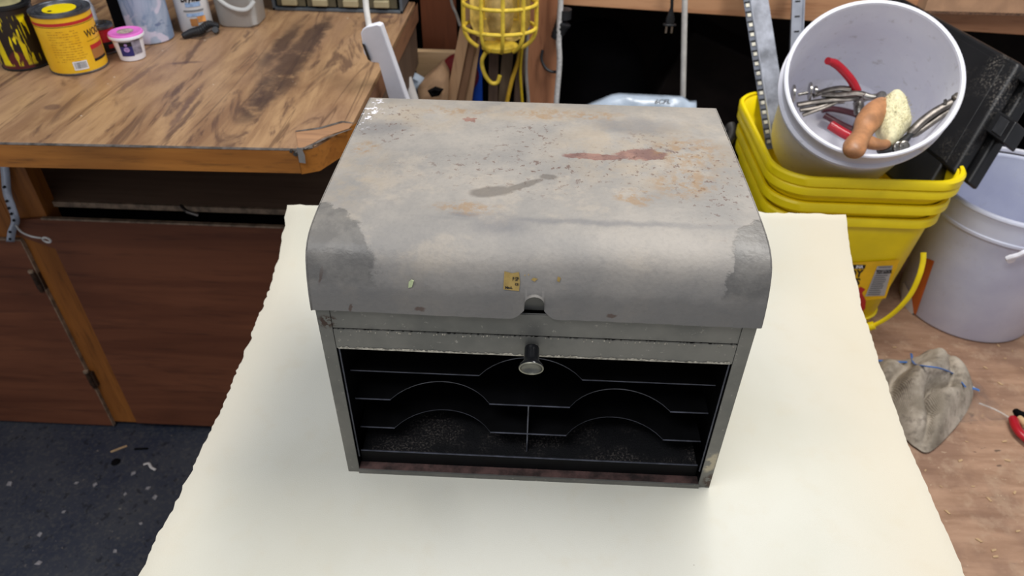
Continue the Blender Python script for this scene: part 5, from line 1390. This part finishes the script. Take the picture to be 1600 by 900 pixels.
for i in range(9):
    a = V((1500, 588, 0)).lerp(V((1500, 660, 0)), i / 8); b = V((1530, 598, 0)).lerp(V((1580, 655, 0)), i / 8)
    rows.append([at_z(*(a.lerp(b, j / 8)[:2]), PZ + .006 + .006 * rr.random()) for j in range(9)])
mb.grid(rows); mb.build('film', M['film'], zb, solid=.0006)
MB().tube(smoothpath([at_z(1512, 609, PZ + .016), at_z(1521, 607, PZ + .016), at_z(1530, 610, PZ + .015)], 4), .0026, 8, flat=.6).build('blue_seal', M['ragblue'], zb)
MB().tube(smoothpath([at_z(1503, 592, PZ + .014), at_z(1515, 600, PZ + .012), at_z(1530, 612, PZ + .012)], 4), .0012, 6).build('bag_crease', M['cordw'], zb)
MB().tube(smoothpath([at_z(1530, 630, PZ + .010), at_z(1555, 640, PZ + .008), at_z(1576, 652, PZ + .006)], 4), .0012, 6).build('bag_crease', M['cordw'], zb)
MB().tube([at_z(1504, 582, PZ + .022), at_z(1511, 593, PZ + .016)], [.0042, .002], 6, flat=.5).build('painted_glint', M['inkwhite'], zb)  # white strip painted as a glint on the film
rt = thing('red_scraper', tuple(at_z(1600, 670, PZ)), 'red-handled tool with black tip at the right picture edge', 'tool')
MB().tube(smoothpath([at_z(1583, 652, PZ + .012), at_z(1588, 668, PZ + .012), at_z(1602, 684, PZ + .012), at_z(1640, 710, PZ + .012)], 4), [.006] + [.0085] * 12, 12, flat=.8).build('handle', M['redgrip'], rt)
MB().tube([at_z(1586, 641, PZ + .014), at_z(1592, 648, PZ + .014), at_z(1600, 650, PZ + .014)], [.005, .009, .008], 10).build('black_tip', M['shade_black'], rt)
MB().tube([at_z(1592, 652, PZ + .014), at_z(1604, 664, PZ + .014)], [.005, .008], 10).build('bare_wood', M['pine'], rt)
# wood chips on the platform
chipm = plain('pale_wood_chip', srgb(206, 172, 130), .8, 0, .2, 60, .3)
base = MB().prism([(-.004, -.0012), (.0035, -.0016), (.0048, .0006), (-.002, .0018)], 0, .0009); base.local = True
first = base.build('wood_chip', chipm, loc=(0, 0, 0)); tag(first, 'tiny pale wood chip scattered on the plywood platform', 'wood chip', 'wood chips on the plywood platform')
rr = random.Random(17)
spots = [(1398, 543), (1412, 590), (1560, 540), (1582, 548), (1570, 560), (1548, 530), (1590, 500), (1480, 800), (1530, 845), (1552, 860), (1470, 760), (1535, 650), (1510, 690), (1556, 870), (1446, 735), (1500, 720), (1575, 720), (1585, 770), (1545, 780), (1520, 760), (1590, 830), (1563, 600), (1540, 575), (1596, 575), (1570, 690)]
for k, (px, py) in enumerate(spots):
    o = first if k == 0 else first.copy()
    if k: COL.objects.link(o)
    o.location = at_z(px, py, PZ) ; o.rotation_euler = (0, 0, rr.uniform(0, 6.28)); s_ = rr.uniform(.5, 1.25); o.scale = (s_, s_, s_)
# pale bits on the dark floor
flm = plain('pale_floor_scrap', srgb(150, 146, 148), .8, 0, .2, 60, .3)
base = MB().prism([(-.006, -.003), (.004, -.004), (.007, .002), (-.001, .005)], 0, .0015); base.local = True
f0 = base.build('floor_scrap', flm, loc=(0, 0, 0)); tag(f0, 'small pale scrap lying on the dark blue floor', 'scrap', 'pale scraps on the dark floor')
for k, (px, py) in enumerate([(120, 755), (242, 778), (148, 758), (232, 763), (208, 740), (220, 818), (15, 757), (100, 800), (60, 880), (180, 862), (62, 836), (196, 772)]):
    o = f0 if k == 0 else f0.copy()
    if k: COL.objects.link(o)
    o.location = at_z(px, py, .0005); o.rotation_euler = (0, 0, rr.uniform(0, 6.28)); s_ = rr.uniform(.5, 1.3); o.scale = (s_, s_, s_)
tag(MB().tube(smoothpath([at_z(224, 726, .006), at_z(232, 724, .006), at_z(236, 730, .006), at_z(243, 734, .006)], 5), .003, 6, flat=.4).build('curled_shaving', M['paper']), 'curled pale shaving on the dark floor by the cabinet', 'shaving')
tag(MB().box((-.016, -.002, 0), (.016, .002, .003), mat=Matrix.Translation(at_z(221, 702, 0)) @ Matrix.Rotation(.1, 4, 'Z')).build('dark_splinter', M['shade_black']), 'dark splinter on the floor in front of the cabinet', 'splinter')
tag(MB().box((-.018, -.0015, 0), (.018, .0015, .003), mat=Matrix.Translation(at_z(186, 702, 0)) @ Matrix.Rotation(.6, 4, 'Z')).build('pale_splinter', M['pine']), 'pale splinter on the floor left of the dark splinter', 'splinter')
tag(MB().lathe([(0, .004), (.009, .003), (.011, 0)], 14, Matrix.Translation(at_z(181, 722, 0))).build('dark_lump', M['shade_black']), 'dark greasy lump on the blue floor below the splinters', 'lump')
